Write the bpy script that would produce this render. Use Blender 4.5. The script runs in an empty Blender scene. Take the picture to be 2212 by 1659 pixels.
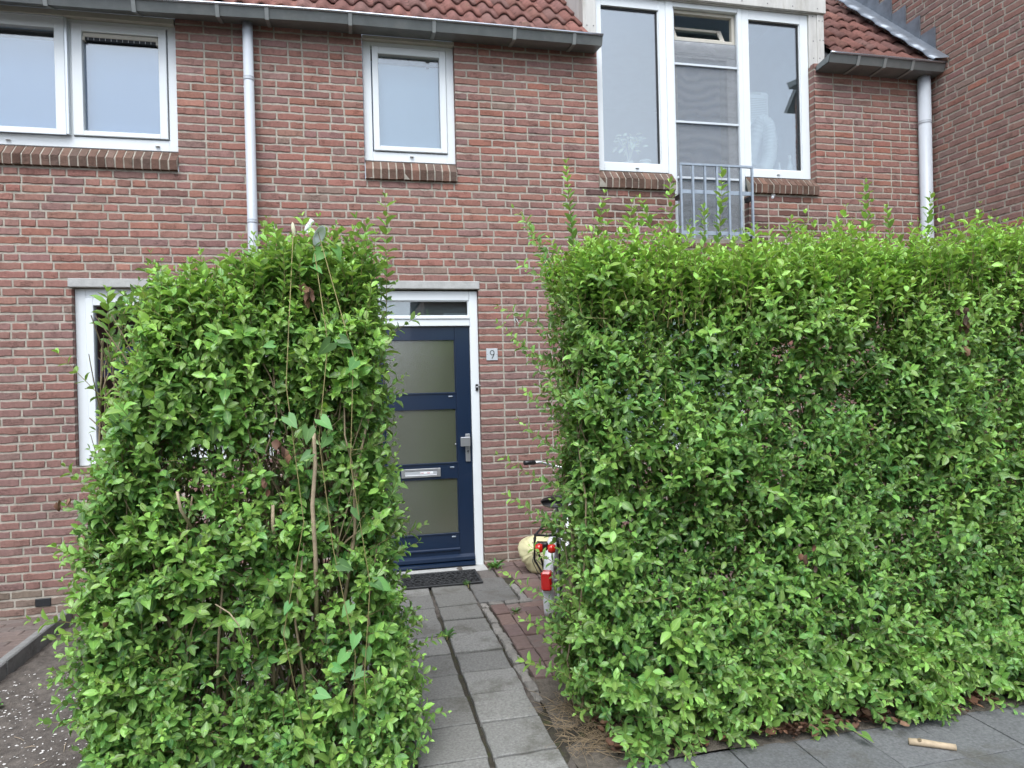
import bpy, math, random
import numpy as np
from mathutils import Vector, Matrix, Euler

random.seed(11)
RNG = np.random.default_rng(7)
SC = bpy.context.scene
COL = SC.collection
R = math.radians

# ---------------------------------------------------------------- camera
def make_camera():
    cam = bpy.data.cameras.new('camera')
    o = bpy.data.objects.new('camera', cam)
    COL.objects.link(o)
    yaw, pitch, roll = 0.2198596, -0.0031487, -0.0247776
    fw = Vector((math.sin(yaw) * math.cos(pitch), math.cos(yaw) * math.cos(pitch), math.sin(pitch)))
    r = Vector((math.cos(yaw), -math.sin(yaw), 0))
    u = r.cross(fw)
    c, s = math.cos(roll), math.sin(roll)
    rr = c * r + s * u
    uu = -s * r + c * u
    m = Matrix((rr, uu, -fw)).transposed().to_4x4()
    m.translation = Vector((0, -5.665, 1.49))
    o.matrix_world = m
    cam.sensor_width = 36
    cam.sensor_fit = 'HORIZONTAL'
    cam.lens = 36 * 1500 / 2212
    cam.clip_start = 0.05
    cam.clip_end = 500
    SC.camera = o
make_camera()

# ---------------------------------------------------------------- world, sun, exposure
SUN_EL, SUN_AZ = 58, 200          # degrees; azimuth clockwise from +y
SKY_STRENGTH = 0.14
SUN_STRENGTH = 0.9
EXPOSURE = 1.2
def make_world():
    w = bpy.data.worlds.new('World')
    SC.world = w
    w.use_nodes = True
    nt = w.node_tree
    nt.nodes.clear()
    N, L = nt.nodes.new, nt.links.new
    out = N('ShaderNodeOutputWorld')
    bg = N('ShaderNodeBackground')
    bg.inputs['Strength'].default_value = SKY_STRENGTH
    sky = N('ShaderNodeTexSky')
    sky.sky_type = 'NISHITA'
    sky.sun_disc = False
    sky.sun_elevation = R(SUN_EL)
    sky.sun_rotation = R(SUN_AZ)
    sky.air_density = 1.0
    sky.dust_density = 3.0
    sky.ozone_density = 1.0
    # a layer of even grey cloud: greyed sky light, broken a little by soft noise
    bw = N('ShaderNodeRGBToBW')
    L(sky.outputs[0], bw.inputs[0])
    cl = N('ShaderNodeMix'); cl.data_type = 'RGBA'; cl.blend_type = 'MULTIPLY'
    cl.inputs['Factor'].default_value = 1
    L(bw.outputs[0], cl.inputs['A'])
    cl.inputs['B'].default_value = (1.07, 1.16, 1.31, 1)
    tc = N('ShaderNodeTexCoord')
    nz = N('ShaderNodeTexNoise')
    nz.inputs['Scale'].default_value = 2.2
    nz.inputs['Detail'].default_value = 4
    L(tc.outputs['Generated'], nz.inputs['Vector'])
    mr = N('ShaderNodeMapRange')
    mr.inputs['From Min'].default_value = 0.3
    mr.inputs['From Max'].default_value = 0.7
    mr.inputs['To Min'].default_value = 0.50
    mr.inputs['To Max'].default_value = 0.95
    L(nz.outputs['Fac'], mr.inputs['Value'])
    mx = N('ShaderNodeMix'); mx.data_type = 'RGBA'
    L(mr.outputs[0], mx.inputs['Factor'])
    L(sky.outputs[0], mx.inputs['A'])
    L(cl.outputs['Result'], mx.inputs['B'])
    L(mx.outputs['Result'], bg.inputs['Color'])
    L(bg.outputs[0], out.inputs[0])
make_world()
def make_sun():
    l = bpy.data.lights.new('sun', 'SUN')
    l.energy = SUN_STRENGTH
    l.angle = R(40)
    l.color = (1.0, 0.97, 0.92)
    o = bpy.data.objects.new('sun', l)
    COL.objects.link(o)
    az, el = R(SUN_AZ), R(SUN_EL)
    d = Vector((math.sin(az) * math.cos(el), math.cos(az) * math.cos(el), math.sin(el)))
    o.rotation_euler = d.to_track_quat('Z', 'Y').to_euler()
    o.location = d * 30
make_sun()
SC.view_settings.view_transform = 'Standard'
SC.view_settings.look = 'None'
SC.view_settings.exposure = EXPOSURE
SC.view_settings.gamma = 1
SC.render.engine = 'CYCLES'
SC.cycles.max_bounces = 8
SC.cycles.diffuse_bounces = 6
SC.cycles.transparent_max_bounces = 16
SC.cycles.caustics_reflective = False
SC.cycles.caustics_refractive = False
SC.cycles.use_denoising = True

# ---------------------------------------------------------------- object helpers
def tag(o, label, cat, group=None, kind=None):
    o['label'] = label
    if cat: o['category'] = cat
    if group: o['group'] = group
    if kind: o['kind'] = kind
    return o
def thing(name, label, cat, loc=(0, 0, 0), rz=0, group=None):
    o = bpy.data.objects.new(name, None)
    COL.objects.link(o)
    o.empty_display_size = 0.1
    o.location = loc
    o.rotation_euler = (0, 0, rz)
    return tag(o, label, cat, group)
def link(name, me, parent=None):
    o = bpy.data.objects.new(name, me)
    COL.objects.link(o)
    if parent: o.parent = parent
    return o

class MB:
    """collects faces of several pieces into ONE mesh"""
    def __init__(s):
        s.v, s.f, s.mi, s.col, s.sm = [], [], [], [], []
        s.m = 0; s.c = (1, 1, 1, 1); s.smooth = False
    def add(s, vs, fs, c=None):
        b = len(s.v)
        s.v += [tuple(p) for p in vs]
        s.col += [c or s.c] * len(vs)
        for f in fs:
            s.f.append([b + i for i in f]); s.mi.append(s.m); s.sm.append(s.smooth)
    def box(s, x0, x1, y0, y1, z0, z1, bev=0.0):
        if x0 > x1: x0, x1 = x1, x0
        if y0 > y1: y0, y1 = y1, y0
        if z0 > z1: z0, z1 = z1, z0
        b = min(bev, (x1 - x0) * .45, (y1 - y0) * .45, (z1 - z0) * .45)
        if b <= 0:
            s.add([(x0, y0, z0), (x1, y0, z0), (x1, y1, z0), (x0, y1, z0), (x0, y0, z1), (x1, y0, z1), (x1, y1, z1), (x0, y1, z1)],
                  [(0, 3, 2, 1), (4, 5, 6, 7), (0, 1, 5, 4), (1, 2, 6, 5), (2, 3, 7, 6), (3, 0, 4, 7)])
            return
        vs, idx = [], {}
        for i, (X, sx) in enumerate(((x0, 1), (x1, -1))):
            for j, (Y, sy) in enumerate(((y0, 1), (y1, -1))):
                for k, (Z, sz) in enumerate(((z0, 1), (z1, -1))):
                    for ax in range(3):
                        p = [X + sx * b, Y + sy * b, Z + sz * b]
                        p[ax] = (X, Y, Z)[ax]
                        idx[i, j, k, ax] = len(vs); vs.append(p)
        fs = []
        for ax in range(3):
            for e in (0, 1):
                o = [a for a in range(3) if a != ax]
                q = []
                for (a, c) in ((0, 0), (1, 0), (1, 1), (0, 1)):
                    t = [0, 0, 0]; t[ax] = e; t[o[0]] = a; t[o[1]] = c
                    q.append(idx[t[0], t[1], t[2], ax])
                if (e == 0) == (ax != 1): q.reverse()
                fs.append(q)
        for ax in range(3):                     # edges along ax
            o = [a for a in range(3) if a != ax]
            for a in (0, 1):
                for c in (0, 1):
                    t0 = [0, 0, 0]; t0[o[0]] = a; t0[o[1]] = c
                    t1 = list(t0); t1[ax] = 1
                    fs.append([idx[t0[0], t0[1], t0[2], o[0]], idx[t1[0], t1[1], t1[2], o[0]], idx[t1[0], t1[1], t1[2], o[1]], idx[t0[0], t0[1], t0[2], o[1]]])
        for i in (0, 1):
            for j in (0, 1):
                for k in (0, 1):
                    fs.append([idx[i, j, k, 0], idx[i, j, k, 1], idx[i, j, k, 2]])
        s.add(vs, fs)
    def prism(s, prof, x0, x1, axis='x'):
        """profile of (y,z) points pushed along x (or (x,z) along y)"""
        n = len(prof)
        f = (lambda a, p: (a, p[0], p[1])) if axis == 'x' else ((lambda a, p: (p[0], a, p[1])) if axis == 'y' else (lambda a, p: (p[0], p[1], a)))
        s.add([f(x0, p) for p in prof] + [f(x1, p) for p in prof],
              [[i, (i + 1) % n, n + (i + 1) % n, n + i] for i in range(n)] + [list(range(n))[::-1], list(range(n, 2 * n))])
    def tube(s, pts, r, n=8, cap=True, closed=False):
        pts = [Vector(p) for p in pts]
        rs = r if isinstance(r, (list, tuple)) else [r] * len(pts)
        vs, fs = [], []
        a = None
        m = len(pts)
        for i, p in enumerate(pts):
            if closed: t = pts[(i + 1) % m] - pts[i - 1]
            else: t = pts[min(i + 1, m - 1)] - pts[max(i - 1, 0)]
            t.normalize()
            if a is None:
                a = t.orthogonal().normalized()
            else:
                a = (a - t * a.dot(t)).normalized()
            b = t.cross(a)
            for k in range(n):
                q = 2 * math.pi * k / n
                vs.append(p + (a * math.cos(q) + b * math.sin(q)) * rs[i])
        for i in range(m if closed else m - 1):
            j = (i + 1) % m
            for k in range(n):
                fs.append([i * n + k, i * n + (k + 1) % n, j * n + (k + 1) % n, j * n + k])
        if cap and not closed:
            fs.append(list(range(n))[::-1]); fs.append(list(range((m - 1) * n, m * n)))
        sm, s.smooth = s.smooth, True
        s.add(vs, fs); s.smooth = sm
    def lathe(s, prof, n=20, c=(0, 0, 0), axis=None):
        """profile of (r, h) turned about z (or about axis)"""
        M = Matrix.Identity(3) if axis is None else Vector(axis).to_track_quat('Z', 'Y').to_matrix()
        vs = [Vector(c) + M @ Vector((r * math.cos(2 * math.pi * k / n), r * math.sin(2 * math.pi * k / n), h)) for r, h in prof for k in range(n)]
        fs = []
        for i in range(len(prof) - 1):
            for k in range(n):
                fs.append([i * n + k, i * n + (k + 1) % n, (i + 1) * n + (k + 1) % n, (i + 1) * n + k])
        sm, s.smooth = s.smooth, True
        s.add(vs, fs); s.smooth = sm
    def mesh(s, name, mats, off=(0, 0, 0)):
        me = bpy.data.meshes.new(name)
        ox, oy, oz = off
        me.from_pydata([(x - ox, y - oy, z - oz) for x, y, z in s.v], [], s.f)
        for m in (mats if isinstance(mats, (list, tuple)) else [mats]): me.materials.append(m)
        me.polygons.foreach_set('material_index', s.mi)
        me.polygons.foreach_set('use_smooth', s.sm)
        a = me.attributes.new('tint', 'FLOAT_COLOR', 'POINT')
        a.data.foreach_set('color', np.array(s.col, dtype=np.float32).ravel())
        me.update()
        return me
    def build(s, name, mats, parent=None, off=(0, 0, 0)):
        return link(name, s.mesh(name, mats, off), parent)

def tri_mesh(name, V, F3, col, mats, smooth=True, fm=None):
    """fast mesh from numpy arrays of triangles"""
    me = bpy.data.meshes.new(name)
    me.vertices.add(len(V)); me.vertices.foreach_set('co', np.ascontiguousarray(V, dtype=np.float32).ravel())
    nf = len(F3)
    me.loops.add(nf * 3); me.loops.foreach_set('vertex_index', np.ascontiguousarray(F3, dtype=np.int32).ravel())
    me.polygons.add(nf); me.polygons.foreach_set('loop_start', np.arange(0, nf * 3, 3, dtype=np.int32))
    me.polygons.foreach_set('use_smooth', np.full(nf, smooth, dtype=bool))
    for m in (mats if isinstance(mats, (list, tuple)) else [mats]): me.materials.append(m)
    if fm is not None: me.polygons.foreach_set('material_index', np.asarray(fm, dtype=np.int32))
    a = me.attributes.new('tint', 'FLOAT_COLOR', 'POINT')
    a.data.foreach_set('color', np.ascontiguousarray(col, dtype=np.float32).ravel())
    me.update(calc_edges=True)
    return me

# ---------------------------------------------------------------- materials
def mat(name, base=(.5, .5, .5), rough=.6, metal=0, var=.0, vscale=8, bump=0, bscale=60, tint=False, spec=.5, stain=None, stretch=None, coat=0):
    """Principled surface; var mottles the base by noise, stain=(colour, scale, lo, hi) lays blotches on it"""
    m = bpy.data.materials.new(name); m.use_nodes = True
    nt = m.node_tree; N, L = nt.nodes.new, nt.links.new
    p = nt.nodes['Principled BSDF']
    p.inputs['Roughness'].default_value = rough
    p.inputs['Metallic'].default_value = metal
    p.inputs['Specular IOR Level'].default_value = spec
    if coat: p.inputs['Coat Weight'].default_value = coat
    tc = N('ShaderNodeTexCoord'); co = tc.outputs['Object']
    if stretch:
        mp = N('ShaderNodeMapping'); mp.inputs['Scale'].default_value = stretch
        L(co, mp.inputs[0]); co = mp.outputs[0]
    if tint:
        at = N('ShaderNodeAttribute'); at.attribute_name = 'tint'; c = at.outputs['Color']
    else:
        rgb = N('ShaderNodeRGB'); rgb.outputs[0].default_value = (*base, 1); c = rgb.outputs[0]
    if var:
        nz = N('ShaderNodeTexNoise'); nz.inputs['Scale'].default_value = vscale; nz.inputs['Detail'].default_value = 6
        nz.inputs['Roughness'].default_value = .65
        L(co, nz.inputs['Vector'])
        mr = N('ShaderNodeMapRange'); mr.inputs['From Min'].default_value = .25; mr.inputs['From Max'].default_value = .75
        mr.inputs['To Min'].default_value = 1 - var; mr.inputs['To Max'].default_value = 1 + var
        L(nz.outputs['Fac'], mr.inputs['Value'])
        mx = N('ShaderNodeMix'); mx.data_type = 'RGBA'; mx.blend_type = 'MULTIPLY'; mx.inputs['Factor'].default_value = 1
        L(c, mx.inputs['A']); L(mr.outputs[0], mx.inputs['B']); c = mx.outputs['Result']
    if stain:
        for (sc, scl, lo, hi) in (stain if isinstance(stain, list) else [stain]):
            nz = N('ShaderNodeTexNoise'); nz.inputs['Scale'].default_value = scl; nz.inputs['Detail'].default_value = 7
            nz.inputs['Roughness'].default_value = .7
            L(co, nz.inputs['Vector'])
            mr = N('ShaderNodeMapRange'); mr.inputs['From Min'].default_value = lo; mr.inputs['From Max'].default_value = hi
            L(nz.outputs['Fac'], mr.inputs['Value'])
            mx = N('ShaderNodeMix'); mx.data_type = 'RGBA'
            L(mr.outputs[0], mx.inputs['Factor']); L(c, mx.inputs['A']); mx.inputs['B'].default_value = (*sc, 1)
            c = mx.outputs['Result']
    L(c, p.inputs['Base Color'])
    if bump:
        nz = N('ShaderNodeTexNoise'); nz.inputs['Scale'].default_value = bscale; nz.inputs['Detail'].default_value = 5
        L(co, nz.inputs['Vector'])
        bp = N('ShaderNodeBump'); bp.inputs['Strength'].default_value = bump; bp.inputs['Distance'].default_value = .01
        L(nz.outputs['Fac'], bp.inputs['Height']); L(bp.outputs[0], p.inputs['Normal'])
    return m

def brick_mat():
    m = mat('brick', rough=.9, tint=True, var=.22, vscale=45, spec=.25, stain=[((.115, .085, .07), 2.4, .60, .95), ((.40, .32, .28), 3.1, .62, 1.05), ((.42, .36, .31), 120, .68, .80)])
    nt = m.node_tree; N, L = nt.nodes.new, nt.links.new
    p = nt.nodes['Principled BSDF']
    tc = N('ShaderNodeTexCoord')
    mp = N('ShaderNodeMapping'); mp.inputs['Scale'].default_value = (22, 22, 62); L(tc.outputs['Object'], mp.inputs[0])
    a = N('ShaderNodeTexNoise'); a.inputs['Scale'].default_value = 1; a.inputs['Detail'].default_value = 3; a.inputs['Distortion'].default_value = 1.4
    L(mp.outputs[0], a.inputs['Vector'])
    # wrinkles of a hand-moulded brick: thin ridged creases
    ab = N('ShaderNodeMath'); ab.operation = 'SUBTRACT'; ab.inputs[1].default_value = .5; L(a.outputs['Fac'], ab.inputs[0])
    b2 = N('ShaderNodeMath'); b2.operation = 'ABSOLUTE'; L(ab.outputs[0], b2.inputs[0])
    mr = N('ShaderNodeMapRange'); mr.inputs['From Max'].default_value = .055; L(b2.outputs[0], mr.inputs['Value'])
    g = N('ShaderNodeTexNoise'); g.inputs['Scale'].default_value = 9; g.inputs['Detail'].default_value = 2; L(tc.outputs['Object'], g.inputs['Vector'])
    g2 = N('ShaderNodeMapRange'); g2.inputs['From Min'].default_value = .5; g2.inputs['From Max'].default_value = .62; L(g.outputs['Fac'], g2.inputs['Value'])
    inv = N('ShaderNodeMath'); inv.operation = 'SUBTRACT'; inv.inputs[0].default_value = 1; L(mr.outputs[0], inv.inputs[1])
    cr = N('ShaderNodeMath'); cr.operation = 'MULTIPLY'; L(inv.outputs[0], cr.inputs[0]); L(g2.outputs[0], cr.inputs[1])
    fn = N('ShaderNodeTexNoise'); fn.inputs['Scale'].default_value = 160; fn.inputs['Detail'].default_value = 4; L(tc.outputs['Object'], fn.inputs['Vector'])
    h = N('ShaderNodeMath'); h.operation = 'MULTIPLY_ADD'; L(cr.outputs[0], h.inputs[0]); h.inputs[1].default_value = -1.0
    f2 = N('ShaderNodeMath'); f2.operation = 'MULTIPLY'; f2.inputs[1].default_value = .5; L(fn.outputs['Fac'], f2.inputs[0]); L(f2.outputs[0], h.inputs[2])
    bp = N('ShaderNodeBump'); bp.inputs['Strength'].default_value = .75; bp.inputs['Distance'].default_value = .006
    L(h.outputs[0], bp.inputs['Height']); L(bp.outputs[0], p.inputs['Normal'])
    return m

def leaf_mat(name, old, young, trans=.22, back=(.16, .22, .10), rough=.38):
    """tint.r = youth of the leaf, tint.g = random, tint.b = 1 on the midrib"""
    m = bpy.data.materials.new(name); m.use_nodes = True
    nt = m.node_tree; N, L = nt.nodes.new, nt.links.new
    nt.nodes.clear()
    out = N('ShaderNodeOutputMaterial')
    at = N('ShaderNodeAttribute'); at.attribute_name = 'tint'
    sp = N('ShaderNodeSeparateColor'); L(at.outputs['Color'], sp.inputs[0])
    m1 = N('ShaderNodeMix'); m1.data_type = 'RGBA'; L(sp.outputs[0], m1.inputs['Factor'])
    m1.inputs['A'].default_value = (*old, 1); m1.inputs['B'].default_value = (*young, 1)
    hs = N('ShaderNodeHueSaturation'); L(m1.outputs['Result'], hs.inputs['Color'])
    mr = N('ShaderNodeMapRange'); mr.inputs['To Min'].default_value = .65; mr.inputs['To Max'].default_value = 1.4; L(sp.outputs[1], mr.inputs['Value'])
    L(mr.outputs[0], hs.inputs['Value'])
    mh = N('ShaderNodeMapRange'); mh.inputs['To Min'].default_value = .485; mh.inputs['To Max'].default_value = .512; L(sp.outputs[1], mh.inputs['Value'])
    L(mh.outputs[0], hs.inputs['Hue'])
    rib = N('ShaderNodeMapRange'); rib.inputs['From Min'].default_value = .86; rib.inputs['From Max'].default_value = 1; rib.inputs['To Max'].default_value = .55
    L(sp.outputs[2], rib.inputs['Value'])
    m2 = N('ShaderNodeMix'); m2.data_type = 'RGBA'; L(rib.outputs[0], m2.inputs['Factor']); L(hs.outputs[0], m2.inputs['A'])
    m2.inputs['B'].default_value = (young[0] * 1.3, young[1] * 1.2, young[2] * 1.5, 1)
    ge = N('ShaderNodeNewGeometry')
    m3 = N('ShaderNodeMix'); m3.data_type = 'RGBA'; L(m2.outputs['Result'], m3.inputs['A'])
    bk = N('ShaderNodeMix'); bk.data_type = 'RGBA'; bk.inputs['Factor'].default_value = .45
    L(m2.outputs['Result'], bk.inputs['A']); bk.inputs['B'].default_value = (*back, 1)
    L(ge.outputs['Backfacing'], m3.inputs['Factor']); L(bk.outputs['Result'], m3.inputs['B'])
    p = N('ShaderNodeBsdfPrincipled'); L(m3.outputs['Result'], p.inputs['Base Color'])
    ro = N('ShaderNodeMapRange'); ro.inputs['To Min'].default_value = rough; ro.inputs['To Max'].default_value = rough + .25
    L(ge.outputs['Backfacing'], ro.inputs['Value']); L(ro.outputs[0], p.inputs['Roughness'])
    p.inputs['Specular IOR Level'].default_value = .5
    t = N('ShaderNodeBsdfTranslucent')
    tm = N('ShaderNodeMix'); tm.data_type = 'RGBA'; tm.blend_type = 'MULTIPLY'; tm.inputs['Factor'].default_value = 1
    L(m3.outputs['Result'], tm.inputs['A']); tm.inputs['B'].default_value = (1.9, 1.9, .9, 1)
    L(tm.outputs['Result'], t.inputs['Color'])
    ms = N('ShaderNodeMixShader'); ms.inputs[0].default_value = trans
    L(p.outputs[0], ms.inputs[1]); L(t.outputs[0], ms.inputs[2]); L(ms.outputs[0], out.inputs[0])
    return m

def glass_mat(name, refl=.22, tint=(.9, .95, .95), rough=.0, ripple=0, diff=None, rscale=90):
    """a pane: part mirror, part see-through (diff = (colour, share) adds a body to obscured glass)"""
    m = bpy.data.materials.new(name); m.use_nodes = True
    nt = m.node_tree; N, L = nt.nodes.new, nt.links.new
    nt.nodes.clear()
    out = N('ShaderNodeOutputMaterial')
    g = N('ShaderNodeBsdfGlossy'); g.inputs['Roughness'].default_value = rough
    g.inputs['Color'].default_value = (.96, .98, 1, 1)
    t = N('ShaderNodeBsdfTransparent'); t.inputs['Color'].default_value = (*tint, 1)
    last = t.outputs[0]
    if diff:
        d = N('ShaderNodeBsdfDiffuse'); d.inputs['Color'].default_value = (*diff[0], 1)
        mm = N('ShaderNodeMixShader'); mm.inputs[0].default_value = diff[1]
        L(last, mm.inputs[1]); L(d.outputs[0], mm.inputs[2]); last = mm.outputs[0]
    lw = N('ShaderNodeLayerWeight'); lw.inputs['Blend'].default_value = .25
    ad = N('ShaderNodeMath'); ad.operation = 'MULTIPLY_ADD'; ad.use_clamp = True
    L(lw.outputs['Fresnel'], ad.inputs[0]); ad.inputs[1].default_value = .8; ad.inputs[2].default_value = refl
    ms = N('ShaderNodeMixShader'); L(ad.outputs[0], ms.inputs[0]); L(last, ms.inputs[1]); L(g.outputs[0], ms.inputs[2])
    tc = N('ShaderNodeTexCoord')
    nz = N('ShaderNodeTexNoise'); nz.inputs['Scale'].default_value = rscale if ripple else 2.5; nz.inputs['Detail'].default_value = 1
    L(tc.outputs['Object'], nz.inputs['Vector'])
    bp = N('ShaderNodeBump'); bp.inputs['Strength'].default_value = ripple if ripple else .02; bp.inputs['Distance'].default_value = .01
    L(nz.outputs['Fac'], bp.inputs['Height']); L(bp.outputs[0], g.inputs['Normal'])
    L(ms.outputs[0], out.inputs[0])
    return m

M = {}
M['brick'] = brick_mat()
M['mortar'] = mat('mortar', (.40, .365, .305), .95, var=.25, vscale=30, bump=.5, bscale=220, spec=.2, stain=[((.22, .195, .155), 2.6, .50, .85), ((.50, .47, .42), 9, .58, .85)])
M['pvc'] = mat('white_frame', (.71, .745, .75), .35, var=.03, vscale=3)
M['pvc_old'] = mat('weathered_cream_frame', (.50, .47, .40), .5, var=.10, vscale=9)
M['greyframe'] = mat('grey_white_frame', (.56, .57, .57), .45, var=.05)  # on the balcony door leaf this grey includes the screen's shade
M['dark'] = mat('dark_gap', (.02, .022, .025), .7)
M['zinc'] = mat('zinc', (.175, .19, .186), .45, metal=.2, var=.18, vscale=7, bump=.06, bscale=12, stain=((.25, .255, .24), 3, .5, .75))
M['strap'] = mat('zinc_strap', (.33, .35, .34), .4, metal=.3, var=.15)
M['zinc_bead'] = mat('zinc_bead', (.42, .44, .47), .22, metal=.8, var=.1)
M['lead'] = mat('lead', (.20, .225, .255), .38, metal=.45, var=.25, vscale=9, bump=.5, bscale=16)
M['pipe'] = mat('grey_pvc_pipe', (.46, .49, .52), .4, var=.04, vscale=3)
M['tile'] = mat('clay_roof_tile', rough=.85, tint=True, var=.3, vscale=25, bump=.3, bscale=70, spec=.3,
                stain=[((.045, .025, .018), 13, .56, .66), ((.08, .07, .025), 5, .62, .72)])
M['clad'] = mat('weathered_cladding', (.52, .51, .475), .55, var=.15, vscale=5, stain=((.33, .31, .26), 2.2, .52, .75), stretch=(3, 3, .7))
M['screwhead'] = mat('screw_head', (.2, .2, .2), .4, metal=.6)
M['concrete'] = mat('concrete', (.40, .40, .38), .85, var=.18, vscale=14, bump=.2, bscale=90)
M['blue'] = mat('dark_blue_paint', (.0075, .0185, .044), .3, var=.08, vscale=4, bump=.02, bscale=30, coat=.3)
M['steel'] = mat('brushed_aluminium', (.50, .51, .52), .35, metal=.8, var=.06, vscale=12)
M['galv'] = mat('galvanised_steel', (.33, .38, .43), .42, metal=.55, var=.22, vscale=22)
M['alu'] = mat('white_aluminium', (.62, .66, .68), .3, metal=.3)
M['glass_sky'] = glass_mat('window_glass', .11)
M['glass_dormer'] = glass_mat('dormer_glass', .20)
M['glass_low'] = glass_mat('dark_window_glass', .10)
M['glass_door'] = glass_mat('obscured_glass', .13, rough=.05, ripple=.06, rscale=160, diff=((.10, .11, .075), .72))  # olive of the mirrored hedge is put into the glass body
M['blind'] = mat('sky_blue_blind', (.24, .36, .62), .8)  # blue of the sky mirrored in the panes is put into this colour
M['blind_white'] = mat('sky_tinted_blind', (.40, .50, .66), .8)  # pale blind, tinted with the blue of the mirrored sky
M['net'] = mat('white_net_curtain', (.85, .88, .90), .9, var=.08, vscale=18, stretch=(1, 1, .05))
M['greynet'] = mat('grey_obscured_backing', (.13, .15, .16), .8)
M['room'] = mat('room_wall', (.74, .80, .86), .9, var=.05)
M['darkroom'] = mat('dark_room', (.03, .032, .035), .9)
M['white'] = mat('white_plastic', (.82, .84, .85), .35)
M['black'] = mat('black_plastic', (.012, .012, .013), .4)
M['rubber'] = mat('black_rubber', (.016, .017, .018), .55, var=.2, vscale=30)
M['red'] = mat('red_reflector', (.75, .03, .015), .15, coat=.6)
M['darkred'] = mat('dark_red_lens', (.60, .012, .010), .12, coat=.6)
M['bag'] = mat('pale_yellow_bag', (.66, .62, .36), .32, var=.06, vscale=5, bump=.25, bscale=38)
M['slab'] = mat('concrete_slab', rough=.9, tint=True, var=.38, vscale=85, bump=.4, bscale=160, spec=.3,
                stain=[((.085, .08, .062), 3.6, .52, .72), ((.34, .335, .31), 110, .66, .72), ((.05, .048, .04), 75, .66, .74)])
M['paver'] = mat('brick_paver', rough=.9, tint=True, var=.22, vscale=30, bump=.3, bscale=120, stain=((.14, .12, .10), 6, .55, .72))
M['cobble'] = mat('granite_cobble', rough=.85, tint=True, var=.25, vscale=40, bump=.4, bscale=90)
M['jointsoil'] = mat('mossy_joint_soil', (.040, .034, .024), .95, var=.5, vscale=60, bump=.6, bscale=120, stain=((.05, .055, .018), 14, .5, .66))
M['soil'] = mat('garden_soil', (.098, .084, .071), .95, var=.5, vscale=26, bump=.8, bscale=90,
                stain=[((.052, .042, .034), 5, .5, .68), ((.19, .175, .155), 9, .62, .75)])
M['shell'] = mat('shell_grit', (.62, .60, .56), .6)
M['asphalt'] = mat('road_paving', (.11, .105, .10), .9, var=.2, vscale=10)
M['kerb'] = mat('kerb_concrete', (.20, .20, .19), .9, var=.25, vscale=20, bump=.3, bscale=120, stain=((.10, .10, .09), 6, .52, .7))
M['stem'] = mat('privet_bark', (.27, .21, .13), .8, var=.3, vscale=60)
M['stem_pale'] = mat('pale_dead_wood', (.42, .33, .22), .8, var=.25, vscale=50)
M['twig'] = mat('young_twig', (.26, .22, .09), .6, var=.3, vscale=30)
M['dry'] = mat('dry_grass', (.27, .20, .12), .9, var=.3, vscale=40)
M['litter'] = mat('dead_leaf', rough=.75, tint=True, var=.25, vscale=60)
M['leaf'] = leaf_mat('privet_leaf', (.070, .180, .052), (.31, .51, .105), trans=.28)
M['bindleaf'] = leaf_mat('bindweed_leaf', (.08, .21, .06), (.17, .34, .085), trans=.25, rough=.55)
M['petal'] = mat('white_petal', (.82, .84, .86), .6)
M['bud'] = mat('cream_bud', (.70, .68, .48), .6)
M['wirewhite'] = mat('pale_wire', (.55, .62, .60), .4)
M['print'] = mat('grey_print', (.16, .18, .22), .6)
M['redprint'] = mat('red_print', (.45, .03, .03), .6)
M['poster'] = mat('blue_poster', (.008, .02, .11), .5)
M['poster_pale'] = mat('pale_poster_print', (.05, .10, .26), .5)
M['plantin'] = leaf_mat('house_plant_leaf', (.55, .66, .66), (.8, .85, .8), trans=.2)
M['bottle'] = mat('pale_bottle', (.75, .8, .85), .15)

# screen mesh: half see-through grey gauze with soft moire bands
def screen_mat():
    m = bpy.data.materials.new('insect_screen'); m.use_nodes = True
    nt = m.node_tree; N, L = nt.nodes.new, nt.links.new
    nt.nodes.clear()
    out = N('ShaderNodeOutputMaterial')
    d = N('ShaderNodeBsdfDiffuse'); t = N('ShaderNodeBsdfTransparent')
    tc = N('ShaderNodeTexCoord')
    w = N('ShaderNodeTexWave'); w.wave_type = 'RINGS'; w.inputs['Scale'].default_value = 3.2; w.inputs['Distortion'].default_value = 9
    w.inputs['Detail'].default_value = 2; w.inputs['Detail Scale'].default_value = 1.2
    L(tc.outputs['Object'], w.inputs['Vector'])
    mr = N('ShaderNodeMapRange'); mr.inputs['To Min'].default_value = .38; mr.inputs['To Max'].default_value = .50; L(w.outputs['Fac'], mr.inputs['Value'])
    d.inputs['Color'].default_value = (.30, .32, .34, 1)
    ms = N('ShaderNodeMixShader'); L(mr.outputs[0], ms.inputs[0]); L(t.outputs[0], ms.inputs[1]); L(d.outputs[0], ms.inputs[2])
    L(ms.outputs[0], out.inputs[0])
    return m
M['screen'] = screen_mat()

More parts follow.
